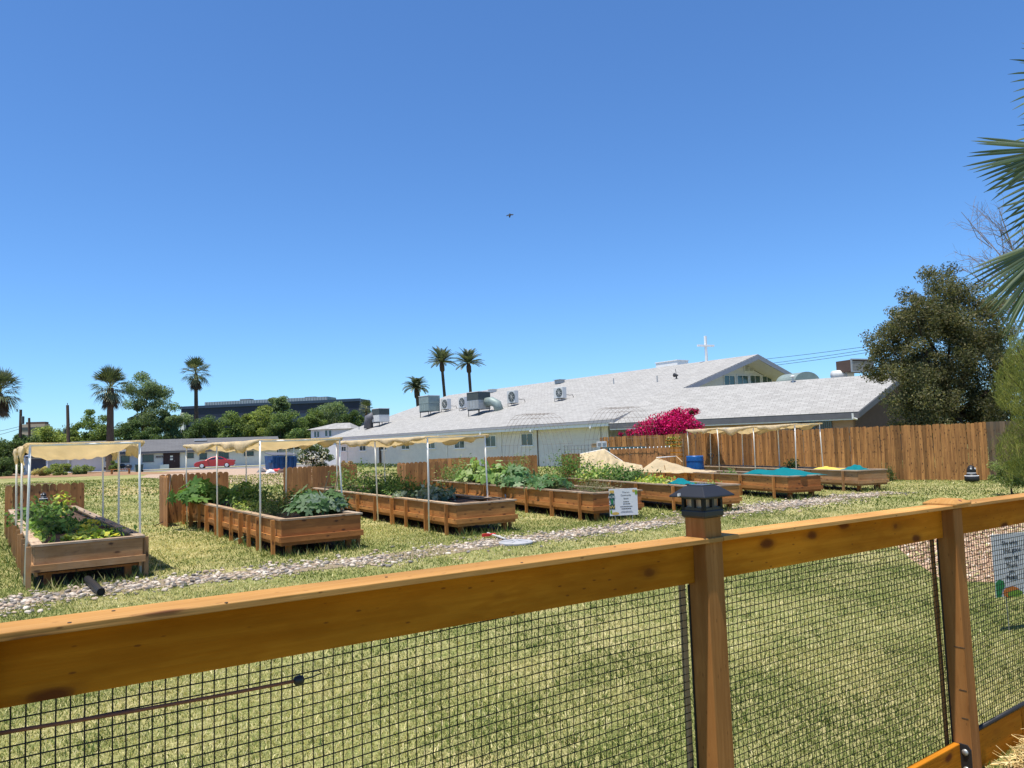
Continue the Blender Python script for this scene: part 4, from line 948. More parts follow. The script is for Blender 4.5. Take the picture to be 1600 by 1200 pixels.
def acre_sign():
    d = 15.3; tl, tr, bl, br = at(952, 764, d), at(996, 763, d+.1), at(953, 806, d), at(996, 804, d+.1)
    ax = unit((tr-tl)*A(1,1,0)); up = unit((tl-bl)*A(0,0,1)+A(0,.04,0)*0); up = UP; n = np.cross(ax, up)
    w = np.dot(tr-tl, ax); h = tl[2]-bl[2]; c = (tl+tr+bl+br)/4
    T = thing('garden_sign', 'white community garden sign with green and gold emblem before fourth bed', 'sign', c*A(1,1,0))
    m = MB(); m.box(c-n*.004, (ax, up, n), (w, h, .008)); m.build('panel', 'signwhite', T)
    for sx in (-.3, .3):
        p = c+ax*w*sx-n*.014; MB().tube([p+UP*(-c[2]-.05), p+UP*.2], .005, 6).build('stake', 'steel', T)
    f = c+n*.0012
    sign_shape(T, 'emblem', 'sign_dark', f, ax, up, [(-.5*w, -.26*h), (-.31*w, -.26*h), (-.31*w, .30*h), (-.40*w, .36*h), (-.5*w, .30*h)])
    g = f+n*.002
    sign_shape(T, 'emblem_crown', 'sign_gold', g, ax, up, [(-.495*w, .3*h), (-.46*w, .36*h), (-.435*w, .32*h), (-.405*w, .38*h), (-.375*w, .32*h), (-.345*w, .36*h), (-.315*w, .3*h), (-.33*w, .45*h), (-.48*w, .45*h)])
    sign_shape(T, 'emblem_leaf', 'sign_green', g, ax, up, [(-.43*w, .10*h), (-.405*w, .13*h), (-.38*w, .10*h), (-.385*w, -.05*h), (-.425*w, -.05*h)])
    sign_shape(T, 'emblem_zigzag', 'sign_gold', g, ax, up, [(-.495*w, -.10*h), (-.45*w, -.19*h), (-.405*w, -.10*h), (-.36*w, -.19*h), (-.315*w, -.10*h), (-.315*w, -.15*h), (-.36*w, -.24*h), (-.405*w, -.15*h), (-.45*w, -.24*h), (-.495*w, -.15*h)])
    text_part(T, 'ACRE', g-ax*.405*w+up*.165*h, ax, up, .125*h, 'signwhite', 'emblem_lettering'); text_part(T, '5 1', g-ax*.41*w-up*.075*h, ax, up, .2*h, 'signwhite', 'emblem_lettering')
    for nm, mt, pl in (('leaf_mark', 'sign_leaf', blob(.455*w, .34*h, .045*w, .1*h)), ('fruit_mark', 'sign_gold', blob(.37*w, .40*h, .05*w, .05*h)), ('leaf_mark', 'sign_leaf', blob(-.45*w, -.36*h, .035*w, .08*h)), ('fruit_mark', 'sign_gold', blob(-.3*w, -.42*h, .13*w, .055*h))): sign_shape(T, nm, mt, f, ax, up, pl)
    for tx, y, sz in (('This is a', .33, .085), ('Community', .22, .085), ('Space', .10, .085)): text_part(T, tx, f+ax*.09*w+up*y*h, ax, up, sz*h, 'ink')
    for y, ww, hh in ((.005, .2, .028), (-.075, .22, .03), (-.175, .42, .03), (-.255, .34, .034), (-.35, .36, .012), (-.39, .42, .012)):
        x = -ww/2; rr = random.Random(int(y*1000)); m = MB()
        while x < ww/2:
            l = rr.uniform(.02, .05); m.box(f+ax*(.09+x+l/2)*w+up*y*h+n*.0006, (ax, up, n), (l*w*.9, hh*h, .001)); x += l+.008
        m.build('fine_print', 'ink', T)
acre_sign()
def right_sign():
    d = 6.4; tl, bl = at(1553, 836, d), at(1553, 934, d); fx = unit(A(1, .35, 0)); c0 = (tl+bl)/2; h = tl[2]-bl[2]; w = .62
    n = np.cross(fx, UP); c = c0+fx*w/2; T = thing('garden_sign', 'white vegetable sign standing in red gravel behind the wire mesh', 'sign', c*A(1,1,0))
    m = MB(); m.box(c-n*.004, (fx, UP, n), (w, h, .008)); m.build('panel', 'signwhite', T)
    for sx in (-.3, .3): p = c+fx*w*sx-n*.014; MB().tube([p-UP*(c[2]+.05), p+UP*.15], .005, 6).build('stake', 'steel', T)
    f = c+n*.0012-fx*w/2
    for tx, x, y in (('She who', .17, .32), ('that good', .19, .2), ('seed be', .2, .08), ('Thank', .22, -.05), ('you', .26, -.14), ('Please', .2, -.24)): text_part(T, tx, f+fx*w*x+UP*h*y, fx, UP, .1*h, 'ink', align='LEFT')
    sign_shape(T, 'leaf_mark', 'sign_green', f, fx, UP, [(0, -.5*h), (.0, -.27*h), (.07*w, -.22*h), (.15*w, -.25*h), (.165*w, -.33*h), (.11*w, -.4*h), (.08*w, -.5*h)])
    sign_shape(T, 'fruit_mark', 'sign_orange', f+n*.002, fx, UP, blob(.27*w, -.44*h, .15*w, .09*h)); sign_shape(T, 'leaf_mark', 'sign_leaf', f+n*.004, fx, UP, blob(.33*w, -.47*h, .14*w, .055*h))
right_sign()

# ================================================================= TALL PLANK FENCE
FR, FL = A(15.05, 24.6, 0), A(3.75, 33.6, 0)
def plank_fence():
    T = thing('plank_fence', 'tall orange plank fence with dark knots behind the right-hand beds', 'fence', (FR+FL)/2)
    d = unit(FL-FR); n = A(-d[1], d[0], 0)*1.0
    if n[1] < 0: n = -n
    pickets(T, FL, FR, .105, 1.84, 'plank', 'dog', 'picket_wood', nv=10, zj=.02, lean=.006, gap=.004)
    for z in (.35, .95, 1.6): board('backing_rail', 'picket_wood', T, FL+n*.04+UP*z, FR+n*.04+UP*z, .04, .09)
    T2 = thing('plank_fence', 'greyer shaded plank fence turning the corner under the green tree', 'fence', FR)
    e = FR+A(.02, 0, 0); f = FR+A(1.5, .55, 0); g = f+A(2.2, -2.6, 0)
    pickets(T2, e, f, .135, 1.86, 'plank2', 'flat', 'old_wood', nv=5, zj=.01, lean=.004); pickets(T2, f, g, .135, 1.84, 'plank2', 'flat', 'old_wood', nv=5, zj=.01, lean=.004)
    for z in (.4, 1.55): board('backing_rail', 'panel_wood', T2, e+A(-.02,.04,z), f+A(-.02,.04,z), .04, .09)
plank_fence()

# ---------------------------------------------------------------- bits in front of the plank fence
def potting_bench():
    d = 29.6; a, b = at(946, 700, d), at(1006, 697, d+.4); ax = unit((b-a)*A(1,1,0)); ay = A(-ax[1], ax[0], 0); L = np.dot(b-a, ax); z = a[2]
    T = thing('potting_bench', 'teal painted bench top on a cabinet before the plank fence', 'bench', a*A(1,1,0)); o = a*A(1,1,0)
    board('top', 'teal_paint', T, o+UP*z-ay*.0, o+ax*L+UP*(z-.02), .5, .05)
    m = MB(); m.box(o+ax*.62+UP*(z/2-.03), (ax, ay, UP), (.62, .42, z-.08)); cb = m.build('cabinet', 'teal_paint', T)
    for k in (-.16, .16): m = MB(); m.box(o+ax*(.62+k)+UP*(z/2-.03)-ay*.215, (ax, ay, UP), (.28, .012, z-.2)); m.build('cabinet_door', 'teal_paint', cb)
    for s in (.06, L-.06):
        board('leg', 'teal_paint', T, o+ax*s-ay*.2, o+ax*s-ay*.2+UP*(z-.03), .07, .07, up=ay)
    w = at(941, 690, d); c = (at(932, 698, d)+at(948, 690, d))/2; f = thing('notice_board', 'white two-pane notice board propped on the teal bench', 'notice board', c-UP*.13)
    wd = (948-932)/FPX*d; ht = 9/FPX*d; m = MB(); m.box(c, (ax, ay, UP), (wd, .03, ht)); m.build('frame', 'white_paint', f)
    for k in (-.24, .24): m = MB(); m.box(c+ax*wd*k-ay*.018, (ax, ay, UP), (wd*.34, .01, ht*.5)); m.build('pane', 'grey_metal', f)
    m = MB(); c2 = at(928, 696.5, d); m.box(c2, (ax, ay, UP), (.14, .12, .13)); m.box(c2+UP*.075, (ax, ay, UP), (.16, .14, .02)); tag(m.build('seed_box', 'pale_wood', org=c2), 'little pale wooden box on the left of teal bench', 'box')
potting_bench()
def flower_shelf():
    d = 28.2; c = at(1056, 716, d)*A(1,1,0); ax = unit(FR-FL); ay = A(-ax[1], ax[0], 0); T = thing('flower_shelf', 'wooden tiered shelf of yellow flowers against the plank fence', 'plant shelf', c)
    w = 26/FPX*d; z0, z1 = at(1056, 716, d)[2], at(1056, 686, d)[2]
    for sx in (-.5, .5): board('upright', 'pale_wood', T, c+ax*w*sx, c+ax*w*sx+UP*z1, .04, .06, up=ay)
    rng = np.random.default_rng(4)
    for i, y in enumerate((688, 694, 700, 707, 713)):
        z = at(1056, y, d)[2]; board('shelf', 'fence_wood', T, c-ax*w*.5+UP*z-ay*.08, c+ax*w*.5+UP*z-ay*.08, .18, .03)
        if i < 3:
            n = 90; Cc = c+ax*(rng.random((n, 1))-.5)*w-ay*(.08+.1*rng.random((n, 1)))+UP*(z+.03+.1*rng.random((n, 1)))
            V, F, cl = leaf_cloud(Cc-ORG[T.name], np.tile(UP, (n, 1)), .06, rng, .7, .3, palette(n, [(.6,.5,.06),(.7,.6,.3),(.1,.2,.04),(.12,.2,.05)], rng)); place('flowers', np_mesh('flowers', V, F, cl, 'petal'), T)
flower_shelf()
def tub():
    d = 27.6; c = at(1086, 722, d); T = thing('blue_tub', 'blue half barrel tub standing before the plank fence', 'tub', c*A(1,1,0)); c = c*A(1,1,0); r = 13.5/FPX*d; zt_ = at(1086, 712, d)[2]
    MB().tube([c, c+UP*.05, c+UP*zt_*.5, c+UP*(zt_-.05), c+UP*zt_], [r*.9, r*.95, r, r*.97, r*.95], 20).build('body', 'tub_blue', T, smooth=True)
    for z in (zt_*.55, zt_*.82): MB().tube([c+UP*z, c+UP*(z+.03)], r*1.02, 20).build('hoop', 'tub_blue', T)
    c2 = at(1111, 712, 28.0); MB()
    m = MB()
    for i in range(14):
        a = i/13*2*PI*1.6; m.tube([c2+A(math.cos(a)*.09, -.05, math.sin(a)*.09), c2+A(math.cos(a+.8)*.09, -.05, math.sin(a+.8)*.09)], .012, 5)
    m.tube([c2+A(.02,-.05,-.1), c2+A(.0,-.05,-.3)], .012, 5); tag(m.build('hose_coil', 'black_plastic', org=c2), 'small black hose coil hung on the plank fence', 'hose')
tub()
def string_lights():
    d0 = 28.6; pts = [at(953+(1046-953)*i/30, 701.5-4*i/30+(.8 if i % 2 else 0), 28.52-1.2*i/30) for i in range(31)]
    T = thing('string_lights', 'string of small white bulbs along the low picket screen', 'string lights', pts[0]); MB().tube(pts, .006, 4).build('cable', 'wire', T)
    for p in pts[::2]:
        MB().tube([p+UP*.02, p, p-UP*.035, p-UP*.05], [.008, .02, .02, .006], 6).build('bulb', 'white_paint', T, smooth=True)
string_lights()
def wire_arch(label, pxl, pxr, ytop, d, wdir, low):
    """bent cattle-panel arch: the near edge of its crown spans pxl..pxr"""
    a, b = at(pxl, ytop, d), at(pxr, ytop-2, d); top = a[2]; span = unit(A(.86, -.5, 0)); wd = (b-a)*A(1,1,0); lean = low
    T = thing('wire_arch', label, 'wire trellis', (a+b)/2*A(1,1,0)); m = MB()
    prof = []
    for u in np.linspace(0, 1, 15):
        th = PI*u; prof.append((-.95*math.cos(th)*(1.0), (abs(math.sin(th))**.62)*top))
    def pt(f, u): x, z = prof[u]; return a*A(1,1,0)+wd*f+span*(x+.95*0)+UP*z
    for f in np.linspace(0, 1, 8): m.tube([pt(f, u) for u in range(15)], .0042, 4, cap=False)
    for u in range(15): m.tube([pt(0, u), pt(1, u)], .0042, 4, cap=False)
    m.build('mesh', 'rust', T)
wire_arch('rusty wire arch trellis in front of the right church window', 814, 859, 647, 27.5, 0, 0)
wire_arch('rusty wire arch trellis beside the bougainvillea', 944, 991, 637, 28.6, 0, 0)
def wire_panel():
    d = 30.5; a, b = at(882, 706, d), at(930, 704, d); T = thing('wire_trellis', 'low dark wire trellis standing left of the teal bench', 'wire trellis', (a+b)/2*A(1,1,0)); m = MB(); z1 = at(900, 696, d)[2]
    for f in np.linspace(0, 1, 10): p = a*(1-f)+b*f; m.tube([p*A(1,1,0), p*A(1,1,0)+UP*z1], .008, 4)
    for z in np.linspace(.9, z1, 5): m.tube([a*A(1,1,0)+UP*z, b*A(1,1,0)+UP*z], .008, 4)
    m.build('mesh', 'slate_paint', T)
wire_panel()

# ================================================================= CHURCH
TH = math.radians(37.4); CU = A(math.cos(TH), math.sin(TH), 0); CV = A(-math.sin(TH), math.cos(TH), 0)
def window(T, wp, n, ax, c, w, h, mat='window_glass', frame='white_paint', bars=1, depth=.05, name='window'):
    """framed window on a wall plane: outward normal n, horizontal axis ax"""
    m = MB(); t = .055
    for sx in (-1, 1): m.box(c+ax*sx*(w/2)+n*.02, (UP, ax, n), (h+t, t, .06))
    for sz in (-1, 1): m.box(c+UP*sz*(h/2)+n*.021, (ax, UP, n), (w-t, t, .058))
    o = m.build(name, frame, T)
    g = MB(); g.box(c+n*.006, (ax, UP, n), (w-.03, h-.03, .012)); g.build('pane', mat, o)
    for i in range(bars):
        b = MB(); b.box(c+ax*w*((i+1)/(bars+1)-.5)+n*.02, (UP, ax, n), (h-t, .04, .035)); b.build('mullion', frame, o)
    s = MB(); s.box(c-UP*(h/2+t/2+.02)+n*.04, (ax, UP, n), (w+.16, .04, .10)); s.build('sill', frame, o); return o
def roof_slab(T, name, mat, e0, e1, r1, r0, th=.14):
    """roof plane with shingle coordinates; e0-e1 eave, r1-r0 ridge"""
    x = unit(e1-e0); y = unit((r0-e0)-x*np.dot(r0-e0, x)); n = np.cross(x, y)
    if n[2] < 0: n = -n
    m = MB(); m.prism([e0, e1, r1, r0], -n*th, (e0, x, y)); return m.build(name, mat, T), n
CH = {}
def church():
    E0 = gp(959, 655, 3.0)                         # near end of the long eave
    far = 43.0; E1 = E0+CV*far
    ridge_u = 15.4; rise = 4.75; R0 = E0+CU*ridge_u+UP*rise; R1 = R0+CV*far
    Bk0 = E0+CU*2*ridge_u; Bk1 = Bk0+CV*far
    T = thing('church', 'long white church hall with pale shingle roof and gable windows', 'church', E0*A(1,1,0))
    _, n = roof_slab(T, 'roof', 'shingle_light', E0, E1, R1, R0, .16); roof_slab(T, 'back_roof', 'shingle_light', Bk1, Bk0, R0, R1, .16)
    CH.update(p=E0, n=n, E0=E0, R0=R0)
    ov = .75; wz = 2.72
    wl0, wl1 = E0+CU*ov+CV*1.3, E1+CU*ov-CV*.6
    m = MB(); q0, q1 = wl0*A(1,1,0), wl1*A(1,1,0); L = np.linalg.norm(q1-q0)
    m.add([q0, q1, q1+UP*(wz+.28), q0+UP*(wz+.28)], [(0,1,2,3)], [(0,0,0),(L,0,0),(L,3,0),(0,3,0)]); m.build('side_wall', 'siding', T)
    # fascia and soffit along the eave
    board('fascia', 'white_paint', T, E0+CV*.05-UP*.30+CU*.06, E1-UP*.30+CU*.06, .05, .20); board('drip_edge', 'trim_grey', T, E0+CV*.03-UP*.11+CU*-.01, E1-UP*.11-CU*.01, .03, .17)
    m = MB(); a, b = E0-UP*.38+CU*.08, E1-UP*.38+CU*.08; m.prism([a, b, b+CU*.7, a+CU*.7], UP*.02); m.build('soffit', 'white_paint', T)
    for i in range(6): 
        p = E0+CV*(2.2+i*6.2)-UP*.43+CU*.35; MB().bar(p, p+CU*-.35, .14, .14).build('rafter_end', 'white_paint', T)
    # gable end: wall, rake boards, windows, louvre
    g0 = 1.9; W0, W1, WA = E0+CV*g0+CU*ov, Bk0+CV*g0-CU*ov, R0+CV*g0-UP*.35
    m = MB(); w0, w1 = W0*A(1,1,0), W1*A(1,1,0); k = ov*rise/ridge_u
    m.prism([w0, w1, w1+UP*(3.0+k-.3), WA, w0+UP*(3.0+k-.3)], CV*.15); m.build('gable_wall', 'white_wall', T)
    for e, sg in ((E0, 1), (Bk0, -1)):
        d = unit(R0-e); nn = np.cross(d, CV); nn = nn if nn[2] > 0 else -nn
        m = MB(); x0 = e-CV*.03-UP*.05; x1 = R0-CV*.03-UP*.05; m.prism([x0, x1, x1-UP*.34, x0-UP*.34], CV*.05); m.build('rake_board', 'trim_grey', T)
        m = MB(); x0 = e+CV*.05-UP*.26+CU*sg*.1; x1 = R0+CV*.05-UP*.26; m.prism([x0, x1, x1+CV*(g0-.05), x0+CV*(g0-.05)], -UP*.03); m.build('gable_soffit', 'white_wall', T)
    gp_ = W0; gn = -CV
    for i, (x0, x1, y0, y1) in enumerate(((1131.5, 1147, 587, 603), (1152, 1168, 587, 603), (1172, 1187, 587, 602.5), (1191, 1205, 588, 601.5))):
        a = on_plane(x0, y1, gp_, CV); b = on_plane(x1, y0, gp_, CV); c = (a+b)/2; w = abs(np.dot(b-a, CU)); h = abs(b[2]-a[2]); window(T, gp_, -CV, CU, c-CV*.01, w, h, 'teal_glass', bars=1)
    a = on_plane(1163, 580, gp_, CV); b = on_plane(1175, 567, gp_, CV); c = (a+b)/2-CV*.02; w = abs(np.dot(b-a, CU)); h = abs(b[2]-a[2])
    lo = MB().box(c-CV*.01, (CU, UP, CV), (w+.14, h+.14, .05)).build('gable_louvre', 'white_paint', T)
    for sx in (-.26, .26):
        for i in range(7): m = MB(); m.box(c+CU*w*sx-CV*.05+UP*h*((i+.5)/7-.5), (CU, unit(UP-CV*.7), unit(CV+UP*.7)), (w*.4, h/7*.7, .012)); m.build('slat', 'grey_metal', lo)
    # long-wall windows
    wp = wl0; nn = -CU
    for x0, x1, y0, y1 in ((534, 541, 697.5, 705), (562.5, 572, 696.5, 704.5), (595.5, 604.5, 694.5, 703), (628, 640, 692, 702), (667, 680, 688, 701), (711, 726, 685, 700.5), (759.5, 775, 680.5, 698), (815.5, 833, 677, 696.5)):
        a = on_plane(x0, y1, wp, CU); b = on_plane(x1, y0, wp, CU); c = (a+b)/2; window(T, wp, -CU, CV, c-CU*.005, abs(np.dot(b-a, CV)), abs(b[2]-a[2]))
    for x in (543, 587, 699, 784, 841): 
        p = on_plane(x, 700, wp, CU)*A(1,1,0)-CU*.05; MB().tube([p+UP*.05, p+UP*2.7], .035, 6).build('downpipe', 'white_paint' if x != 841 else 'brown_wall', T)
    m = MB(); a = on_plane(595, 690, wp, CU)*A(1,1,0)-CU*.12; m.tube([a, a+UP*2.2, a+CV*.1+UP*2.6], [.12, .08, .05], 7); tag(m.build('vine_trunk', 'bark', org=a), 'dark vine trunk climbing the white church wall', 'vine')
    # cross on the ridge and small roof fittings
    c = on_plane(1104, 563, R0, CU); b = c
    X = thing('cross', 'plain white cross standing on the church ridge', 'cross', b); tz = on_plane(1102, 525, R0, CU)[2]; m = MB(); hgt = tz-b[2]+.2
    m.box(b+UP*(hgt/2-.2), (UP, CU, CV), (hgt, .16, .16)); m.build('upright', 'white_paint', X); armd = unit(A(.85, -.5, 0)); ay = A(.5, .85, 0)
    m = MB(); m.box(b+UP*(hgt-.2-hgt*.36), (unit(A(.93,.36,0)), unit(A(-.36,.93,0)), UP), (1.55, .17, .15)); m.build('arm', 'white_paint', X)
    # wing roof in front of the gable
    e0 = gp(1341, 643, 2.75); e1 = gp(985, 660, 2.75); d = unit(e1-e0); r0 = gp(1416, 582, 4.95); Lw = np.linalg.norm(e1-e0)
    r1 = r0+d*(Lw+4); e1b = e1+d*4; p = unit((r0-e0)*A(1,1,0)); wd = np.dot(r0-e0, p)
    G = thing('church_wing', 'low church wing with pale shingle roof and terracotta walls', 'building', e0*A(1,1,0))
    CH.update(wp=e0, d=d, pw=p, r0=r0)
    _, wn_ = roof_slab(G, 'roof', 'shingle_light', e0, e1b-d*2.5, r1-d*2.5, r0, .15); CH['wn'] = wn_
    bk = e0+p*wd*2; roof_slab(G, 'back_roof', 'shingle_light', bk, bk+d*Lw, r0+d*Lw, r0, .15)
    board('fascia', 'slate_paint', G, e0-UP*.2+d*.02, e1b-UP*.2-d*2.6, .04, .30); board('gutter_line', 'white_paint', G, e0-UP*.385+p*.03+d*.1, e1b-UP*.385+p*.03-d*2.6, .05, .06)
    pn = A(-d[1], d[0], 0); pn = pn if np.dot(pn, p) > 0 else -pn; w0 = e0*A(1,1,0)+p*.6+d*.5; w1 = e1*A(1,1,0)+p*.6; m = MB(); m.prism([w0, w1, w1+UP*2.62, w0+UP*2.62], p*.15); m.build('wall', 'terracotta_wall', G)
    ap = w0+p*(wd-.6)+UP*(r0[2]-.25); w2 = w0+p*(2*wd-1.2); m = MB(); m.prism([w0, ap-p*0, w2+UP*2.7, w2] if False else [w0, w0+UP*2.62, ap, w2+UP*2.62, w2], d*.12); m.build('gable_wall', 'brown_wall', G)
    m = MB(); x0, x1 = e0-d*.03-UP*.04, r0-d*.03-UP*.04; m.prism([x0, x1, x1-UP*.3, x0-UP*.3], d*.05); m.build('rake_board', 'slate_paint', G)
    for x0, x1, y0, y1, b_ in ((1280, 1299, 653, 672, 5), (1236, 1274, 654, 672, 3)):
        a = on_plane(x0, y1, w0, pn); b = on_plane(x1, y0, w0, pn); c = (a+b)/2; window(G, w0, -pn, d, c-pn*.02, abs(np.dot(b-a, d)), abs(b[2]-a[2]), 'window_glass', 'slate_paint', bars=b_)
    m = MB(); c = gp(1332, 645.5, 2.62); m.tube([c, c-UP*.25, c-UP*.3+p*.35], .05, 6); m.build('downspout', 'white_paint', G)
    # street lamp-like vents etc on the wing ridge
    return T
church()
def rp(x, y): return on_plane(x, y, CH['p'], CH['n'])
def roof_things():
    n = CH['n']; ax, ay = CV, CU
    def px(w, q): return w/FPX*q[1]
    def mini(label, x0, x1, y0, y1):
        b = rp((x0+x1)/2, y1); w = px(x1-x0, b); h = px(y1-y0, b); T = thing('split_unit', label, 'air conditioner', b, 'small fan units on the church roof')
        f = unit(A(-.75, -.65, 0)); s = A(-f[1], f[0], 0); c = b+UP*(h*.56); bw, bd, bh = w*.95, w*.42, h*.78
        m = MB(); m.box(c, (s, f, UP), (bw, bd, bh)); m.build('casing', 'light_metal', T, bevel=.02)
        g = MB(); cc = c+f*(bd/2+.004)+s*bw*.12
        g.tube([cc, cc+f*.02], [bh*.40, bh*.40], 18); fr = g.build('fan_grille', 'dark_grille', T); 
        for i in range(4): 
            k = MB(); k.bar(cc+f*.028-s*bh*.36*math.cos(i*.785)-UP*bh*.36*math.sin(i*.785), cc+f*.028+s*bh*.36*math.cos(i*.785)+UP*bh*.36*math.sin(i*.785), .02, .012, up=f); k.build('grille_bar', 'light_metal', fr)
        for sx in (-.4, .4):
            for sy in (-.5, .5): p = c+s*bw*sx+f*bd*sy-UP*bh/2; MB().bar(p, p-UP*(h*.2+.12), .04, .04).build('leg', 'black_metal', T)
        MB().bar(c-s*bw*.5-UP*(bh/2+.04), c+s*bw*.5-UP*(bh/2+.04), .06, .05).build('stand_rail', 'black_metal', T)
        e = c+s*-0+A(1,0,0)*0-s*0; q = c+unit(A(.8,-.3,0))*bw*.5-UP*bh*.2; MB().tube([q, q+A(.3,-.05,-.05), q+A(.5,-.1,-.02), q+A(.6,-.1,-.3)], .025, 6).build('line_set', 'black_plastic', T, smooth=True)
    mini('fan unit beside the green cabinet on the church roof', 688, 706, 622, 643); mini('fan unit just left of the big rooftop air handler', 716, 731, 619, 641)
    mini('fan unit right of the dark duct elbow on the roof', 792, 811, 609, 634); mini('rightmost fan unit alone on the pale roof', 865, 886, 604, 626)
    def pack(label, x0, x1, y0, y1, mat, top_mat, split=.45, legs=True, name='air_handler'):
        b = rp((x0+x1)/2, y1-1); w = px(x1-x0, b); h = px(y1-y0, b); T = thing(name, label, 'air conditioner', b); f = unit(A(-.75,-.65,0)); s = A(-f[1], f[0], 0)
        bw = w*.72; bd = w*.62; bh = h*.78; c = b+UP*(h*.6)
        m = MB(); m.box(c-UP*bh*split/2, (s, f, UP), (bw, bd, bh*(1-split))); m.build('lower_casing', mat, T, bevel=.02)
        m = MB(); m.box(c+UP*bh*(1-split)/2, (s, f, UP), (bw*1.02, bd*1.02, bh*split)); m.build('upper_casing', top_mat, T, bevel=.02)
        m = MB(); m.box(c+UP*(bh/2+.03), (s, f, UP), (bw*1.06, bd*1.06, .06)); m.build('lid', 'light_metal', T)
        for i in range(4):
            for (aa, bb, LL, DD) in ((s, f, bw, bd), (f, s, bd, bw)):
                sg = 1 if aa is s else -1
                k = MB(); k.box(c-UP*bh*split/2+aa*LL*((i+.5)/4-.5)+bb*sg*(DD/2+.008), (aa, bb, UP), (LL*.2, .016, bh*(1-split)*.8)); k.build('panel', mat, T)
        if legs:
            for sx in (-.45, .45):
                for sy in (-.45, .45): p = c+s*bw*sx+f*bd*sy-UP*bh/2; MB().bar(p, p-UP*(h*.24+.12*(1 if sy > 0 else -.2)), .06, .06).build('leg', 'black_metal', T)
            MB().bar(c-s*bw*.5+f*bd*.45-UP*(bh/2+.06), c+s*bw*.5+f*bd*.45-UP*(bh/2+.06), .08, .1).build('stand_rail', 'black_metal', T)
        return T, c, s, f, bw, bd, bh
    T, c, s, f, bw, bd, bh = pack('big grey rooftop air handler with dark louvred top', 729, 768, 614, 648, 'grey_metal', 'dark_grille')
    q = c+unit(A(.8,-.5,0))*bw*.5; MB().tube([q-UP*.15, q+A(.5,-.25,-.1), q+A(.95,-.5,-.35), q+A(1.15,-.6,-1.0)], [bh*.27]*4, 12).build('duct_elbow', 'green_metal', T, smooth=True)
    pack('tall grey-green cabinet unit on the church roof', 654, 689, 620, 650, 'green_metal', 'green_metal', .5, True)
    T, c, s, f, bw, bd, bh = pack('grey air handler at the far left end of church roof', 580, 610, 640, 666, 'light_metal', 'dark_grille')
    q = c-s*0-unit(A(.8,-.2,0))*bw*.5; MB().tube([q, q+A(-.6,.2,-.2), q+A(-.7,.2,-1.3)], [bh*.34]*3, 10).build('duct_elbow', 'slate_paint', T, smooth=True)
    def vent(label, x0, x1, y0, y1, mat='grey_metal'):
        b = rp((x0+x1)/2, y1); w = px(x1-x0, b); h = px(y1-y0, b); m = MB(); m.box(b+UP*h*.4, (CV, CU, UP), (w*.8, w*.7, h)); m.box(b+UP*h*.92, (CV, CU, UP), (w, w*.9, h*.12)); tag(m.build('roof_vent', mat, org=b), label, 'roof vent', 'vents near the church ridge')
    vent('box vent near the ridge above the big air handler', 763, 776, 608, 613, 'light_metal'); vent('box vent near the ridge above the rightmost fan unit', 867, 882, 593, 599)
    for x, y0, y1, lb in ((959, 591, 600, 'thin vent pipe on the roof left of centre'), (1027, 587, 597, 'thin vent pipe on the roof right of centre'), (561, 667, 671, 'stubby vent pipe at the far left of the roof')):
        b = rp(x, y1); h = px(y1-y0, b); tag(MB().tube([b-UP*.1, b+UP*h], .045, 8).build('vent_pipe', 'grey_metal', org=b), lb, 'vent pipe', 'vent pipes on the church roof')
    b = rp(1057, 592); m = MB(); m.tube([b, b+UP*.3], .06, 8); m.tube([b+UP*.25-CV*.15, b+UP*.3+CV*.2], [.05, .16], 8); m.tube([b+UP*.25, b+UP*.75+CV*.05], .02, 5); tag(m.build('roof_spotlight', 'black_metal', org=b), 'small black spotlight fixed on the pale roof', 'spotlight')
    b = on_plane(1050, 572, CH['R0']+CU*1.0, CU); w = px(44, b); m = MB(); m.box(b+UP*-.1, (CV, CU, UP), (w*1.0, 1.4, .9)); m.box(b+UP*.37, (CV, CU, UP), (w*1.04, 1.5, .06)); tag(m.build('roof_curb', 'white_paint', org=b), 'low white box rising behind the church ridge left of cross', 'roof box')
    # behind the wing ridge
    d = 47; c = at(1336, 584, d); w = 44/FPX*d; T = thing('swamp_cooler', 'weathered box cooler on the wing roof beside the big tree', 'cooler', c); s = unit(A(.93,.37,0)); f = A(-s[1], s[0], 0); h = 21/FPX*d
    m = MB(); m.box(c+UP*h*.55, (s, f, UP), (w, w*.7, h*.86)); m.build('casing', 'brown_wall', T)
    for sx in (-.5, .5): m = MB(); m.box(c+UP*h*.55+s*w*sx-f*w*.36, (UP, s, f), (h*.95, .08, .08)); m.build('corner_post', 'grey_metal', T)
    for sz in (.1, 1.0): m = MB(); m.box(c+UP*h*sz-f*w*.36, (s, UP, f), (w*1.04, .07, .09)); m.build('edge_rail', 'grey_metal', T)
    for i in range(7): m = MB(); m.box(c+UP*h*(.2+.1*i)-f*w*.355, (s, unit(UP-f*.6), unit(f+UP*.6)), (w*.94, .06, .012)); m.build('slat', 'grey_metal', T)
    for sx in (-.4, .4): MB().bar(c+s*w*sx+UP*.1, c+s*w*sx-UP*1.2, .07, .07).build('leg', 'grey_metal', T)
    a = at(1302, 587, d); MB().tube([a, c-s*0+f*.3+UP*.05], .3, 12).build('duct', 'light_metal', T, smooth=True)
    c = at(1262, 596, 55); m = MB(); r = 25/FPX*55
    poly = [c+s*x*r*1.0+UP*z*r*.62 for x, z in [(math.cos(t), math.sin(t)) for t in np.linspace(PI*.98, 0.02, 14)]]; m.prism(poly+[c+s*r-UP*2.5, c-s*r-UP*2.5], f*2.0); tag(m.build('curved_roof_hood', 'green_metal', org=c-UP*2.5), 'dark curved hood roof showing behind the wing ridge', 'roof hood')
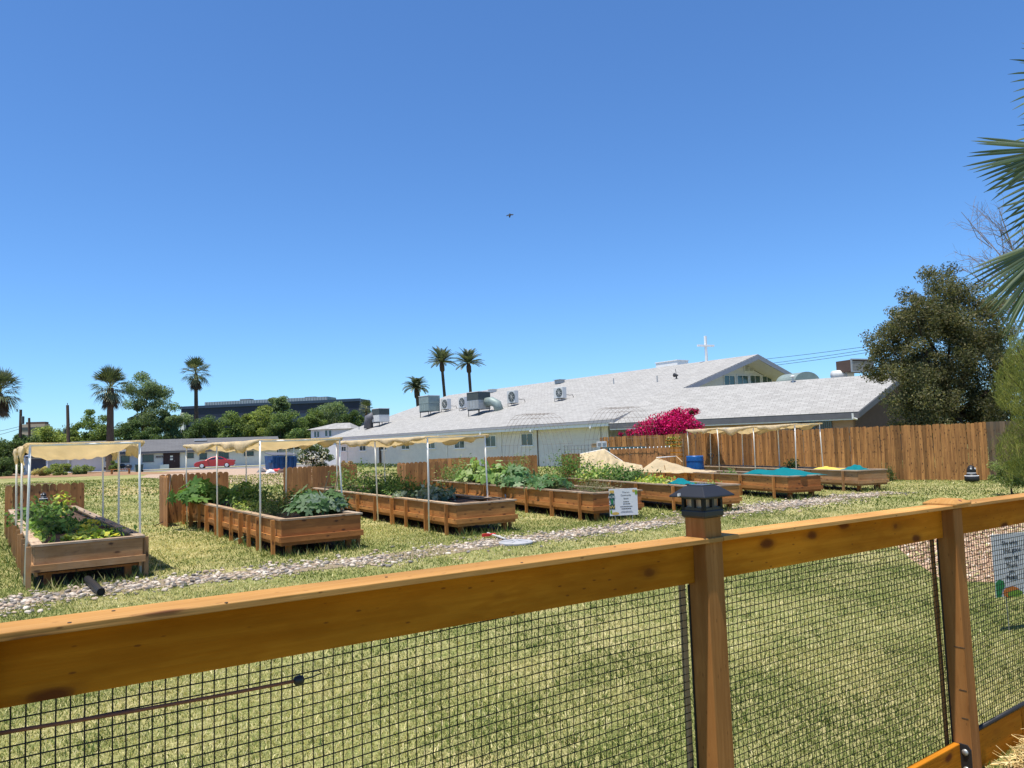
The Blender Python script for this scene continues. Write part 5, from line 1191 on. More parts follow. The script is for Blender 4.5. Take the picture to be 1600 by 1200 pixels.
    b = on_plane(1239, 597, CH['wp'], CH['wn']); m = MB(); m.tube([b-UP*.1, b+UP*.32], .06, 8); m.tube([b+UP*.3, b+UP*.34, b+UP*.42], [.16, .17, .05], 10); tag(m.build('roof_vent', 'light_metal', org=b), 'small white cowl vent on the wing ridge', 'roof vent')
roof_things()
def far_wing():
    d = 92; a, b = at(486, 690, d), at(545, 690, d); z = at(500, 671, d)[2]; T = thing('church_annex', 'small white annex with hipped pale roof left of church', 'building', a*A(1,1,0)); ax = unit((b-a)*A(1,1,0)); ay = A(-ax[1], ax[0], 0); L = np.dot(b-a, ax); o = a*A(1,1,0)
    m = MB(); m.box(o+ax*L/2+ay*4+UP*z/2, (ax, ay, UP), (L, 8, z)); m.build('wall', 'white_wall', T)
    zr = at(520, 661, d+3)[2]; m = MB(); p = [o-ax*.4-ay*.4+UP*z, o+ax*(L+.4)-ay*.4+UP*z, o+ax*(L+.4)+ay*8.4+UP*z, o-ax*.4+ay*8.4+UP*z, o+ax*L*.45+ay*4+UP*zr, o+ax*L*.85+ay*4+UP*zr]
    m.add(p, [(0,1,5,4),(1,2,5),(2,3,4,5),(3,0,4),(3,2,1,0)], [(q[0], q[2], q[1]) for q in p]); m.build('roof', 'shingle_light', T)
    for x in (493, 497, 510, 516): c = at(x, 678.5 if x < 505 else 677, d)-ay*.01; window(T, o, -ay, ax, c*1.0, .35, .75, bars=0)
far_wing()

# ================================================================= WHITE HOUSE ACROSS THE STREET
def house():
    A0, A1 = gp(130, 735.5), gp(434, 726.5); A0 = at(112, 700, 97.5)*A(1,1,0); A1 = at(433, 700, 107.5)*A(1,1,0); ax = unit(A1-A0); ay = A(-ax[1], ax[0], 0); L = np.linalg.norm(A1-A0); hw = 2.45
    T = thing('white_house', 'long low white house with dark grey roof across the street', 'house', A0)
    m = MB(); m.prism([A0, A1, A1+ay*9, A0+ay*9], UP*hw); m.build('wall', 'white_wall', T)
    e0, e1 = A0-ay*.7-ax*.6+UP*2.36, A1-ay*.7+ax*.6+UP*2.36; r0, r1 = A0+ay*4.5-ax*.6+UP*4.0, A1+ay*4.5+ax*.6+UP*4.0
    roof_slab(T, 'roof', 'shingle_dark', e0, e1, r1, r0, .12); k0, k1 = e0+ay*10.4, e1+ay*10.4; roof_slab(T, 'back_roof', 'shingle_dark', k1, k0, r0, r1, .12)
    m = MB(); m.prism([A1+UP*hw, A1+ay*9+UP*hw, A1+ay*4.5+UP*3.85], -ax*.1); m.build('gable_wall', 'white_wall', T)
    board('fascia', 'slate_paint', T, e0-UP*.17-ay*.01, e1-UP*.17-ay*.01, .04, .2)
    def W(x0, x1, y0, y1, bars=1, mat='window_glass'):
        a, b = on_plane(x0, y1, A0, ay), on_plane(x1, y0, A0, ay); c = (a+b)/2; window(T, A0, -ay, ax, c-ay*.01, abs(np.dot(b-a, ax)), abs(b[2]-a[2]), mat, 'slate_paint', bars)
    for w in ((165, 170, 712, 720), (189, 202, 712, 722.5), (223, 240, 710.5, 721.5), (291, 302.5, 708, 715.5), (312, 323, 708, 717.5), (341.5, 357, 706.5, 716.5), (381.5, 396, 705.5, 712)): W(*w, mat='teal_glass')
    a, b = on_plane(255, 733, A0, ay), on_plane(281, 707.5, A0, ay); w = abs(np.dot(b-a, ax)); c = (a+b)/2
    dz = 2.35; m = MB(); m.box(c*A(1,1,0)+UP*dz/2-ay*.06, (ax, ay, UP), (w, .12, dz)); en = m.build('entry_panel', 'dark_door', T)
    for i in range(9): m = MB(); m.box(c*A(1,1,0)+ax*w*((i+.5)/9-.5)+UP*dz/2-ay*.13, (UP, ax, ay), (dz-.04, w/9*.78, .03)); m.build('plank', 'dark_door', en)
    dc = on_plane(268, 722, A0, ay); dr = MB().box(dc*A(1,1,0)+UP*1.03-ay*.17, (ax, ay, UP), (.95, .05, 2.05)).build('door', 'dark_door', T)
    for zz in (1.25, 1.62): m = MB(); m.box(dc*A(1,1,0)+UP*zz-ay*.2, (ax, ay, UP), (.34, .02, .22)); m.build('notice', 'white_paint', dr)
    MB().tube([dc*A(1,1,0)+ax*.38+UP*1.0-ay*.2, dc*A(1,1,0)+ax*.38+UP*1.0-ay*.26], .035, 8).build('handle', 'steel', dr)
    q = on_plane(249, 713.5, A0, ay); m = MB()
    for i in range(5): m.box(q+ax*(i-2)*.17-ay*.04, (ax, ay, UP), (.12, .02, .18))
    m.box(q-UP*.17-ay*.04, (ax, ay, UP), (.95, .02, .04)); m.build('house_lettering', 'brown_wall', T)
    q = on_plane(257, 731, A0, ay); m = MB(); m.box(q*A(1,1,0)-ay*.25+UP*.3, (ax, ay, UP), (1.1, .4, .6)); m.build('low_wall', 'white_paint', T)
    # lower lean-to on the left
    B0 = A0-ax*5.2+ay*.6; m = MB(); m.prism([B0, A0+ay*.6, A0+ay*6, B0+ay*6], UP*2.1); m.build('lean_to_wall', 'light_metal', T)
    m = MB(); m.prism([B0-ay*1.2+UP*2.15, A0-ay*.6+UP*2.15, A0+ay*6+UP*2.6, B0+ay*6+UP*2.6], UP*.1); m.build('lean_to_roof', 'trim_grey', T)
    for s in (.2, 2.6, 4.9): MB().bar(B0+ax*s-ay*1.0, B0+ax*s-ay*1.0+UP*2.15, .14, .14).build('porch_post', 'white_paint', T)
    m = MB(); m.box(B0+ax*1.5+UP*.95-ay*.02+ay*0, (ax, ay, UP), (1.6, .06, 1.9)); m.build('lean_to_door', 'slate_paint', T)
    m = MB(); q = A0+ax*15.2+ay*3.4+UP*3.75; m.box(q, (ax, ay, UP), (1.6, 1.0, .25)); m.build('skylight', 'light_metal', T)
    # white carport building behind the dumpster
    d = 112; a, b = at(433, 728, d), at(486, 726, d); T2 = thing('carport', 'white low carport with dark roof edge behind the dumpster', 'carport', a*A(1,1,0)); o = a*A(1,1,0); ax2 = unit((b-a)*A(1,1,0)); ay2 = A(-ax2[1], ax2[0], 0); LL = np.dot(b-a, ax2)
    m = MB(); m.box(o+ax2*LL/2+ay2*3+UP*1.05, (ax2, ay2, UP), (LL, 5, 2.1)); m.build('wall', 'white_paint', T2); m = MB(); m.box(o+ax2*LL/2+ay2*3+UP*2.85, (ax2, ay2, UP), (LL+1, 6.5, 1.0)); m.build('roof', 'slate_paint', T2)
    for f in (.05, .5, .95): MB().bar(o+ax2*LL*f, o+ax2*LL*f+UP*2.4, .16, .16).build('post', 'white_paint', T2)
house()
def car():
    c = gp(336, 731.3); Lc = 4.75; ax = unit(A(-1, -.30, 0)); ay = A(-ax[1], ax[0], 0); T = thing('red_car', 'red coupe parked before the white house', 'car', c)
    prof = [(-2.37,.42),(-2.36,.75),(-2.30,.93),(-1.75,1.0),(-1.45,1.05),(-.80,1.36),(-.2,1.44),(.35,1.38),(1.15,.98),(1.6,.92),(2.1,.80),(2.33,.62),(2.37,.38),(2.2,.24),(-2.2,.24)]
    def sect(k, w, zs=1): return [(x*k, z) for x, z in prof]
    vs = []; n = len(prof)
    for y, kx, kz in ((-.90,.97,.0),(-.86,1,.0),(-.62,1.0,1),(.62,1.0,1),(.86,1,.0),(.90,.97,.0)):
        for x, z in prof:
            zz = z if z < 1.02 or kz else 1.0+(z-1.0)*.12
            vs.append(c+ax*x*kx+ay*y+UP*zz)
    fs = [tuple(range(n)), tuple(range(5*n, 6*n))]+[(r*n+i, r*n+(i+1) % n, (r+1)*n+(i+1) % n, (r+1)*n+i) for r in range(5) for i in range(n)]
    m = MB(); m.add(vs, fs); b = m.build('body', 'car_paint', T, smooth=False, bevel=.03)
    for sg in (-1, 1):
        y = sg*.765; g = MB(); pts = [(-1.25,1.06),(-.75,1.32),(-.2,1.39),(-.2,1.05)]; g.prism([c+ax*x+ay*(sg*(.87-(z-1.03)*.62))+UP*z for x, z in pts], ay*sg*.012); g.build('rear_side_window', 'car_glass', T)
        g = MB(); pts = [(-.12,1.05),(-.12,1.385),(.3,1.33),(.92,1.04)]; g.prism([c+ax*x+ay*(sg*(.87-(z-1.03)*.62))+UP*z for x, z in pts], ay*sg*.012); g.build('front_side_window', 'car_glass', T)
        g = MB(); g.box(c+ax*.75+ay*sg*.98+UP*1.05, (ax, ay, UP), (.2, .14, .12)); g.build('mirror', 'car_paint', T)
        g = MB(); g.box(c+ax*2.18+ay*sg*.62+UP*.67, (ax, ay, UP), (.25, .32, .11)); g.build('headlight', 'light_metal', T)
        g = MB(); g.box(c-ax*2.34+ay*sg*.55+UP*.84, (ax, ay, UP), (.06, .5, .13)); g.build('tail_light', 'red_paint', T)
        for x in (-1.42, 1.45):
            w = c+ax*x+ay*sg*.80+UP*.325; wh = MB().tube([w-ay*sg*.1, w+ay*sg*.09, w+ay*sg*.105], [.325, .325, .29], 20).build('wheel', 'rubber', T)
            MB().tube([w+ay*sg*.10, w+ay*sg*.118], [.225, .2], 16).build('rim', 'light_metal', wh)
    g = MB(); g.prism([c+ax*x+ay*y+UP*z for x, z, y in ((.42,1.365,-.58),(1.1,1.02,-.68),(1.1,1.02,.68),(.42,1.365,.58))], UP*.02+ax*.012); g.build('windscreen', 'car_glass', T)
    g = MB(); g.prism([c+ax*x+ay*y+UP*z for x, z, y in ((-.85,1.355,-.56),(-1.45,1.06,-.66),(-1.45,1.06,.66),(-.85,1.355,.56))], UP*.02-ax*.012); g.build('rear_window', 'car_glass', T)
car()
def dumpster():
    a, b = gp(427.5, 736), gp(462, 733.5); a = at(427.5, 735.5, 69)*A(1,1,0); b = at(463, 733, 70.5)*A(1,1,0); ax = unit(b-a); ay = A(-ax[1], ax[0], 0); L = np.linalg.norm(b-a); h = at(445, 711, 69.5)[2]
    T = thing('dumpster', 'blue ribbed steel dumpster beside the driveway', 'dumpster', a); m = MB(); m.prism([a+UP*.15, b+UP*.15, b+UP*(h-.12)+ax*.1, a+UP*(h-.02)-ax*.1], ay*1.6); m.build('body', 'dumpster_blue', T)
    for i in range(5): p = a+ax*L*(i+.5)/5-ay*.04; MB().bar(p+UP*.18, p+UP*(h-.15), .09, .1, up=ay).build('rib', 'dumpster_blue', T)
    board('top_rail', 'dumpster_blue', T, a-ax*.14-ay*.03+UP*(h-.12), b+ax*.14-ay*.03+UP*(h-.17), .1, .12); m = MB(); m.prism([a-ax*.12+UP*(h+.0), b+ax*.12+UP*(h-.06), b+ax*.12+ay*1.6+UP*(h+.18), a-ax*.12+ay*1.6+UP*(h+.24)], UP*.05); m.build('lid', 'slate_paint', T)
    for p in (a-ax*.15, b+ax*.15): m = MB(); m.box(p+ay*.5+UP*h*.62, (ay, ax, UP), (.8, .14, .22)); m.build('fork_pocket', 'dumpster_blue', T)
    for p in (a+ax*.15+ay*.15, b-ax*.15+ay*.15): MB().tube([p-ay*.05+UP*.08, p+ay*.05+UP*.08], .08, 10).build('wheel', 'rubber', T)
    for i, (x, y, mat, lb, sz) in enumerate(((409, 738, 'slate_paint', 'dark bag on the gravel left of dumpster', .5), (423, 739.5, 'signwhite', 'crumpled white sack on the gravel by dumpster', .5), (433, 737, 'red_paint', 'red plastic chunk leaning in front of dumpster', .65), (441, 738.5, 'brown_wall', 'brown sack lying below the dumpster', .5))):
        q = gp(x, y); cloth_heap('rubbish_sack', lb, q+UP*.0, A(1,.3,0), sz*1.6, sz, .45, mat, 60+i, 'sack', .2, 12, 9)
dumpster()
def left_bits():
    def bench(x0, x1, y0, y1, label, mat='bed_wood'):
        a, b = gp(x0, y1), gp(x1, y1-1.2); ax = unit(b-a); ay = A(-ax[1], ax[0], 0); L = np.linalg.norm(b-a); z = (y1-y0)/FPX*a[1]; T = thing('park_bench', label, 'bench', a)
        for j in range(3): board('slat', mat, T, a+UP*z+ay*(.16*j), b+UP*z+ay*(.16*j), .14, .06)
        for f in (.06, .94):
            for j in (0, .32): MB().bar(a+ax*L*f+ay*j, a+ax*L*f+ay*j+UP*(z-.03), .09, .09).build('leg', mat, T)
    bench(172, 203, 734, 741.5, 'low brown bench in front of the white house shrubs'); bench(68, 92, 739, 743.5, 'low brown bench in the mulch strip at far left')
    for x0, x1, y0, y1, lb in ((43.5, 55, 735.5, 742, 'pale concrete block at the edge of the far left lawn'), (106, 117, 731.5, 738, 'pale concrete block near the utility pole')):
        a = gp((x0+x1)/2, y1); w = (x1-x0)/FPX*a[1]; h = (y1-y0)/FPX*a[1]; m = MB(); m.box(a+UP*h*.46, (A(1,0,0), A(0,1,0), UP), (w, w*.5, h*.92)); m.box(a+UP*h*.96, (A(1,0,0), A(0,1,0), UP), (w*1.06, w*.55, h*.08)); tag(m.build('concrete_block', 'concrete', org=a), lb, 'block')
    def bin_(x, y0, y1, w, mat, label):
        a = gp(x, y1); h = (y1-y0)/FPX*a[1]; ww = w/FPX*a[1]; T = thing('wheelie_bin', label, 'bin', a); m = MB(); r = [A(i, j, 0) for i, j in ((-1,-1),(1,-1),(1,1),(-1,1))]
        vs = [a+q*ww*.42 for q in r]+[a+q*ww*.5+UP*h*.88 for q in r]; m.add(vs, [(3,2,1,0),(4,5,6,7)]+[(i,(i+1)%4,4+(i+1)%4,4+i) for i in range(4)]); m.build('body', mat, T)
        m = MB(); m.box(a+UP*h*.94, (A(1,0,0), A(0,1,0), UP), (ww*1.08, ww*1.08, h*.1)); m.build('lid', mat, T)
        for s in (-1, 1): p = a+A(s*ww*.4, ww*.45, .1); MB().tube([p-A(.05,0,0), p+A(.05,0,0)], .1, 10).build('wheel', 'rubber', T)
    bin_(217.5, 725.5, 737.5, 8.5, 'bin_green', 'dark green wheelie bin by the white house'); bin_(212.5, 727.5, 737, 4.5, 'green_metal', 'pale green narrow bin beside the wheelie bin')
    def grill(x, y0, y1, label):
        a = gp(x, y1); h = (y1-y0)/FPX*a[1]; T = thing('kettle_grill', label, 'grill', a); MB().tube([a+UP*h*z for z in (.4, .5, .7, .9, 1)], [h*k for k in (.2, .42, .5, .38, .08)], 14).build('bowl', 'black_metal', T, smooth=True)
        for i in range(3): t = i*2.1; MB().tube([a+UP*h*.45+A(math.cos(t), math.sin(t), 0)*h*.2, a+A(math.cos(t), math.sin(t), 0)*h*.42], .03, 5).build('leg', 'black_metal', T)
    grill(190, 724.5, 736, 'round black grill left of the two by the house'); grill(201, 725.5, 736, 'round black grill near the bins with pale lid')
    grill(165, 728, 737, 'squat black grill beside the palm trunk')
    a = gp(152, 737); T = thing('birdbath', 'small pale pedestal basin among far left shrubs', 'birdbath', a); MB().tube([a, a+UP*.1, a+UP*.15, a+UP*.75, a+UP*.8, a+UP*.95], [.3, .3, .12, .1, .4, .5], 14).build('basin', 'concrete', T)
left_bits()

# ================================================================= FAR BUILDINGS
def office():
    d = 205; a, b = at(283, 690, d), at(563, 690, d-8); ax = unit((b-a)*A(1,1,0)); ay = A(-ax[1], ax[0], 0); L = np.dot(b-a, ax); o = a*A(1,1,0); z = at(430, 630.5, d)[2]
    T = thing('office_block', 'dark navy office block behind the tree line', 'office building', o); m = MB(); m.box(o+ax*L/2+ay*4+UP*z/2, (ax, ay, UP), (L, 8, z)); m.build('wall', 'navy_wall', T)
    for zz in (z-4.2, z-8.4): 
        for i in range(12): m = MB(); m.box(o+ax*L*(i+.5)/12-ay*.05+UP*zz, (ax, ay, UP), (L/12*.93, .1, 2.1)); m.build('window', 'navy_glass', T)
    m = MB(); m.box(o+ax*L/2-ay*.15+UP*(z-.3), (ax, ay, UP), (L+.6, .5, .7)); m.build('parapet', 'navy_glass', T)
    p0, p1 = at(322, 640, d+5), at(515, 640, d); m = MB(); s0, s1 = np.dot(p0-o, ax), np.dot(p1-o, ax); m.box(o+ax*(s0+s1)/2+ay*8+UP*(z+.5), (ax, ay, UP), (s1-s0, 6, 1.6)); sc = m.build('roof_screen', 'green_metal', T)
    for i in range(46): m = MB(); m.box(o+ax*(s0+(s1-s0)*(i+.5)/46)+ay*4.95+UP*(z+.6), (UP, ax, ay), (1.3, .35, .1)); m.build('screen_panel', 'grey_metal', sc)
    for x in (374, 477): q = at(x, 628, d); m = MB(); m.box(A(q[0], q[1], 0)+ay*4+UP*(z+.75), (ax, ay, UP), (3, 2, 1.9)); m.build('roof_unit', 'slate_paint', T)
    q = at(287, 640, d-1); m = MB(); m.box(q*A(1,1,0)-ay*.3+UP*(z-5.2), (ax, ay, UP), (1.1, 1, 7)); m.build('white_column', 'light_metal', T)
office()
def tower():
    d = 260; c = at(55, 690, d)*A(1,1,0); w = 34/FPX*d; z = at(55, 663, d)[2]; T = thing('office_tower', 'beige banded building far away at left', 'office building', c); X, Y = unit(A(1,.2,0)), unit(A(-.2,1,0))
    m = MB(); m.box(c+UP*z/2, (X, Y, UP), (w, w*.6, z)); m.build('wall', 'tower_wall', T)
    for i in range(5): m = MB(); m.box(c+UP*(z-1.6-i*2.6)-Y*(w*.3+.05), (X, Y, UP), (w*.96, .1, 1.1)); m.build('window', 'dark_grille', T)
    m = MB(); m.box(c+UP*(z+.35)+X*w*.08, (X, Y, UP), (w*.8, w*.4, .8)); m.build('penthouse', 'brown_wall', T)
    c2 = c-X*(w*.58)+Y*4; m = MB(); m.box(c2+UP*(z-4)/2, (X, Y, UP), (w*.18, w*.5, z-4)); m.build('side_wing', 'slate_paint', T)
tower()

# ================================================================= TREES
def tree(label, x, ytop, yc, halfw, d, n, leaf, cols, seed, name='tree', cat='tree', group='trees behind the white house', base=0, trunk_r=.2, clumps=60, aspect=.45, ybot=None, lean=0, mat='leaf', gap=.25, droop=.25, spread=.30, up=.35):
    """crown given by its top, centre and half width in the survey picture, at depth d"""
    n = int(n*(4.2 if d > 60 else 2.6)); leaf *= (.78 if d > 60 else 1.1); rng = np.random.default_rng(seed); top, cen = at(x, ytop, d), at(x, yc, d); rw = halfw/FPX*d; rz = top[2]-cen[2]; bot = cen[2]-(at(x, ybot, d)[2]) if ybot else rz*.9; bot = cen[2]-at(x, ybot, d)[2] if ybot else rz*.9
    c = cen; b = A(c[0]-lean, c[1], base); T = thing(name, label, cat, b, group)
    K = rng.normal(size=(clumps, 3)); K /= np.linalg.norm(K, axis=1, keepdims=True); rad = (gap+(1-gap)*rng.random((clumps, 1))**.6)
    sc = np.where(K[:, 2:] > 0, rz, abs(bot)); K = np.concatenate([K[:, :2]*rw, K[:, 2:]*sc], 1)*rad; K += rng.normal(size=K.shape)*rw*.06
    cr = rw*spread*(.6+.8*rng.random(clumps)); i = rng.integers(0, clumps, n); q = rng.normal(size=(n, 3)); q /= np.linalg.norm(q, axis=1, keepdims=True); q *= (rng.random((n, 1))**.45)*cr[i][:, None]*A(1.15, 1.15, .8)
    P = K[i]+q; N = q/(np.linalg.norm(q, axis=1, keepdims=True)+1e-6)+UP*.5; tint = (1+rng.normal(size=(clumps, 1))*.13)[i]
    V, F, cl = leaf_cloud(P+c-b, N, leaf, rng, aspect, up, palette(n, cols, rng)*tint*1.75, droop); place('crown', np_mesh('crown', V, F, cl, mat), T)
    m = MB(); fork = A(c[0]-lean*.5, c[1], max(base+.3, c[2]-abs(bot)*.75)); m.tube([b-UP*.1, (b+fork)/2+A(rng.normal()*.1, 0, 0), fork], [trunk_r*1.25, trunk_r, trunk_r*.85], 8)
    for k in range(min(16, clumps)):
        e = c+K[k]*.92; mid = fork*.5+e*.5+A(rng.normal()*.08*rw, rng.normal()*.08*rw, .08*rw); m.tube([fork, mid, e], [trunk_r*.55, trunk_r*.3, trunk_r*.1], 5)
    m.build('trunk', 'bark', T); return T
OL = [(.075,.11,.035), (.10,.135,.04), (.055,.085,.028), (.12,.15,.05)]
PV = [(.16,.19,.05), (.20,.22,.065), (.12,.155,.045), (.10,.13,.04)]
DG = [(.045,.075,.026), (.06,.09,.03), (.035,.06,.022), (.08,.105,.04)]
MQ = [(.085,.12,.055), (.11,.14,.065), (.065,.095,.045), (.13,.16,.085)]
TREES = [
 ('dark shrubby tree behind the leftmost palm trunk', 22, 683, 712, 34, 108, 2600, .5, DG, 740),
 ('yellow-green tree below the beige tower', 78, 668, 694, 34, 116, 3000, .42, PV, 735),
 ('olive tree behind the middle utility pole', 112, 665, 697, 32, 122, 2600, .42, OL, 735),
 ('rounded green tree left of the fan palm trunk', 146, 645, 688, 31, 118, 3200, .42, OL, 730),
 ('tall airy mesquite towering beside the fan palm', 224, 585, 630, 33, 120, 5200, .36, MQ, 690),
 ('dark tree in front of the tall mesquite', 205, 655, 690, 30, 112, 3200, .42, DG, 725),
 ('green tree just left of the slender palm trunk', 262, 632, 674, 28, 120, 3400, .42, MQ, 725),
 ('dark rounded tree right behind the grey roof', 240, 668, 700, 24, 113, 2400, .42, DG, 730),
 ('broad green tree right of slender palm trunk', 318, 652, 686, 30, 118, 3200, .42, DG, 725),
 ('green tree above the red car', 362, 645, 684, 30, 118, 3400, .42, OL, 725),
 ('yellowish tree overlapping the dark office block', 405, 632, 672, 28, 121, 3400, .42, PV, 722),
 ('taller pointed tree in front of the office block', 440, 613, 640, 18, 126, 2400, .4, MQ, 680),
 ('dense dark tree above the blue dumpster', 446, 640, 684, 32, 116, 4200, .42, DG+OL, 725),
 ('olive tree right of the dense dark tree', 484, 640, 676, 24, 123, 2800, .42, OL, 722),
 ('grey-green tree under the right end of office block', 520, 628, 662, 28, 128, 3400, .42, MQ, 715),
 ('dark small tree beside the little fan palm', 552, 640, 664, 18, 126, 2000, .42, DG, 710)]
for i, (lb, x, yt, yc, hw, d, n, lf, cols, yb) in enumerate(TREES):
    tree(lb, x, yt, yc, hw, d, n, lf, cols, 100+i, ybot=yb, clumps=46, trunk_r=.22)
tree('low grey-green shrub in the mulch strip at far left', 90, 722, 734, 16, 84, 900, .24, PV, 150, 'shrub', 'shrub', 'shrubs along the far mulch strip', clumps=18, ybot=742, trunk_r=.05)
tree('pale grassy shrub right of the concrete block', 130, 728, 736, 16, 86, 900, .22, MQ+PV, 151, 'shrub', 'shrub', 'shrubs along the far mulch strip', clumps=18, ybot=741, trunk_r=.05)
tree('straw-coloured shrub near the far left bench', 68, 729, 737, 13, 84, 700, .2, [(.32,.26,.11), (.25,.23,.1)], 152, 'shrub', 'shrub', 'shrubs along the far mulch strip', clumps=14, ybot=742, trunk_r=.05)
tree('spiky green shrub beside the fan palm trunk', 178, 716, 727, 8, 93, 600, .26, OL, 153, 'shrub', 'shrub', 'shrubs along the far mulch strip', clumps=12, ybot=737, trunk_r=.05)
tree('bushy dark shrub at the left edge of the lawn', 8, 715, 732, 26, 90, 1300, .32, DG, 154, 'shrub', 'shrub', 'shrubs along the far mulch strip', clumps=20, ybot=745, trunk_r=.06)
# white oleander by the church corner
def oleander():
    T = tree('rounded oleander bush covered with white flowers by the church corner', 490, 692, 712, 23, 66, 2600, .2, DG, 160, 'oleander_bush', 'bush', None, clumps=36, ybot=731, trunk_r=.08)
    rng = np.random.default_rng(161); c = at(490, 712, 66); n = 520; q = rng.normal(size=(n, 3)); q /= np.linalg.norm(q, axis=1, keepdims=True); q[:, 1] = -np.abs(q[:, 1]); P = c+q*A(23/FPX*66, 23/FPX*66, 19/FPX*66)*(.78+.26*rng.random((n, 1)))
    V, F, cl = leaf_cloud(P-ORG[T.name], q, .15, rng, .8, .6, palette(n, [(.72,.70,.64), (.62,.60,.55)], rng, .06)); place('flowers', np_mesh('flowers', V, F, cl, 'petal'), T)
oleander()
tree('low dry bush with reddish twigs at the church corner', 543, 717, 726, 10, 62, 500, .16, [(.30,.17,.11), (.22,.15,.08), (.12,.13,.06)], 162, 'bush', 'bush', None, clumps=12, ybot=733, trunk_r=.04)
def hedge():
    rng = np.random.default_rng(6); C = []
    a, b = gp(545, 729), gp(625, 731)
    for _ in range(900): f = rng.random(); C.append(a*(1-f)+b*f+A(rng.normal()*.2, rng.normal()*.3, rng.random()*.35))
    C = np.array(C); V, F, cl = leaf_cloud(C, np.tile(UP, (len(C), 1)), .17, rng, .4, .2, palette(len(C), DG+OL, rng)); tag(place('ground_weeds', np_mesh('ground_weeds', V, F, cl, 'leaf')), 'fringe of green weeds along the foot of church wall', 'weeds', kind='stuff')
hedge()
def bougainvillea():
    d = 33.5; c = at(1035, 672, d); T = thing('bougainvillea', 'magenta bougainvillea blooming over the plank fence', 'bougainvillea', c*A(1,1,0)); rng = np.random.default_rng(77); K = []
    for x, y, r in ((985, 676, 4), (1000, 670, 6), (1012, 664, 6), (1025, 664, 9), (1040, 660, 9), (1052, 656, 9), (1062, 651, 8), (1072, 652, 7), (1048, 668, 10), (1065, 664, 10), (1075, 663, 8), (1020, 673, 8), (1080, 644, 4), (1087, 643, 3.5), (1035, 674, 9), (1005, 676, 6), (970, 678, 2), (1090, 668, 6), (1058, 646, 5)): K.append((*at(x, y, d+rng.normal()*.4), r/FPX*d))
    K = np.array(K); n = 10500; i = np.searchsorted(np.cumsum(K[:, 3]**2)/np.sum(K[:, 3]**2), rng.random(n)).clip(0, len(K)-1); q = rng.normal(size=(n, 3)); q /= np.linalg.norm(q, axis=1, keepdims=True); P = K[i, :3]+q*(rng.random((n, 1))**.62)*K[i, 3:]*2.0
    V, F, cl = leaf_cloud(P-ORG[T.name], q+UP*.4, .075, rng, .8, .4, palette(n, [(.60,.014,.15), (.48,.010,.11), (.70,.03,.20), (.32,.008,.07)], rng)); place('blossom', np_mesh('blossom', V, F, cl, 'petal'), T)
    n = 1500; i = rng.integers(0, len(K), n); q = rng.normal(size=(n, 3)); q /= np.linalg.norm(q, axis=1, keepdims=True); P = K[i, :3]+q*(rng.random((n, 1))**.4)*K[i, 3:]*1.2; V, F, cl = leaf_cloud(P-ORG[T.name], q, .08, rng, .6, .4, palette(n, DG, rng)); place('foliage', np_mesh('foliage', V, F, cl, 'leaf'), T)
    m = MB(); b = c*A(1,1,0)
    for k in range(0, len(K), 1): m.tube([b+A(rng.normal()*.2, 0, 0), (b+K[k, :3])/2+A(0,0,.25), K[k, :3]], [.05, .03, .01], 5)
    m.build('stems', 'bark', T)
bougainvillea()
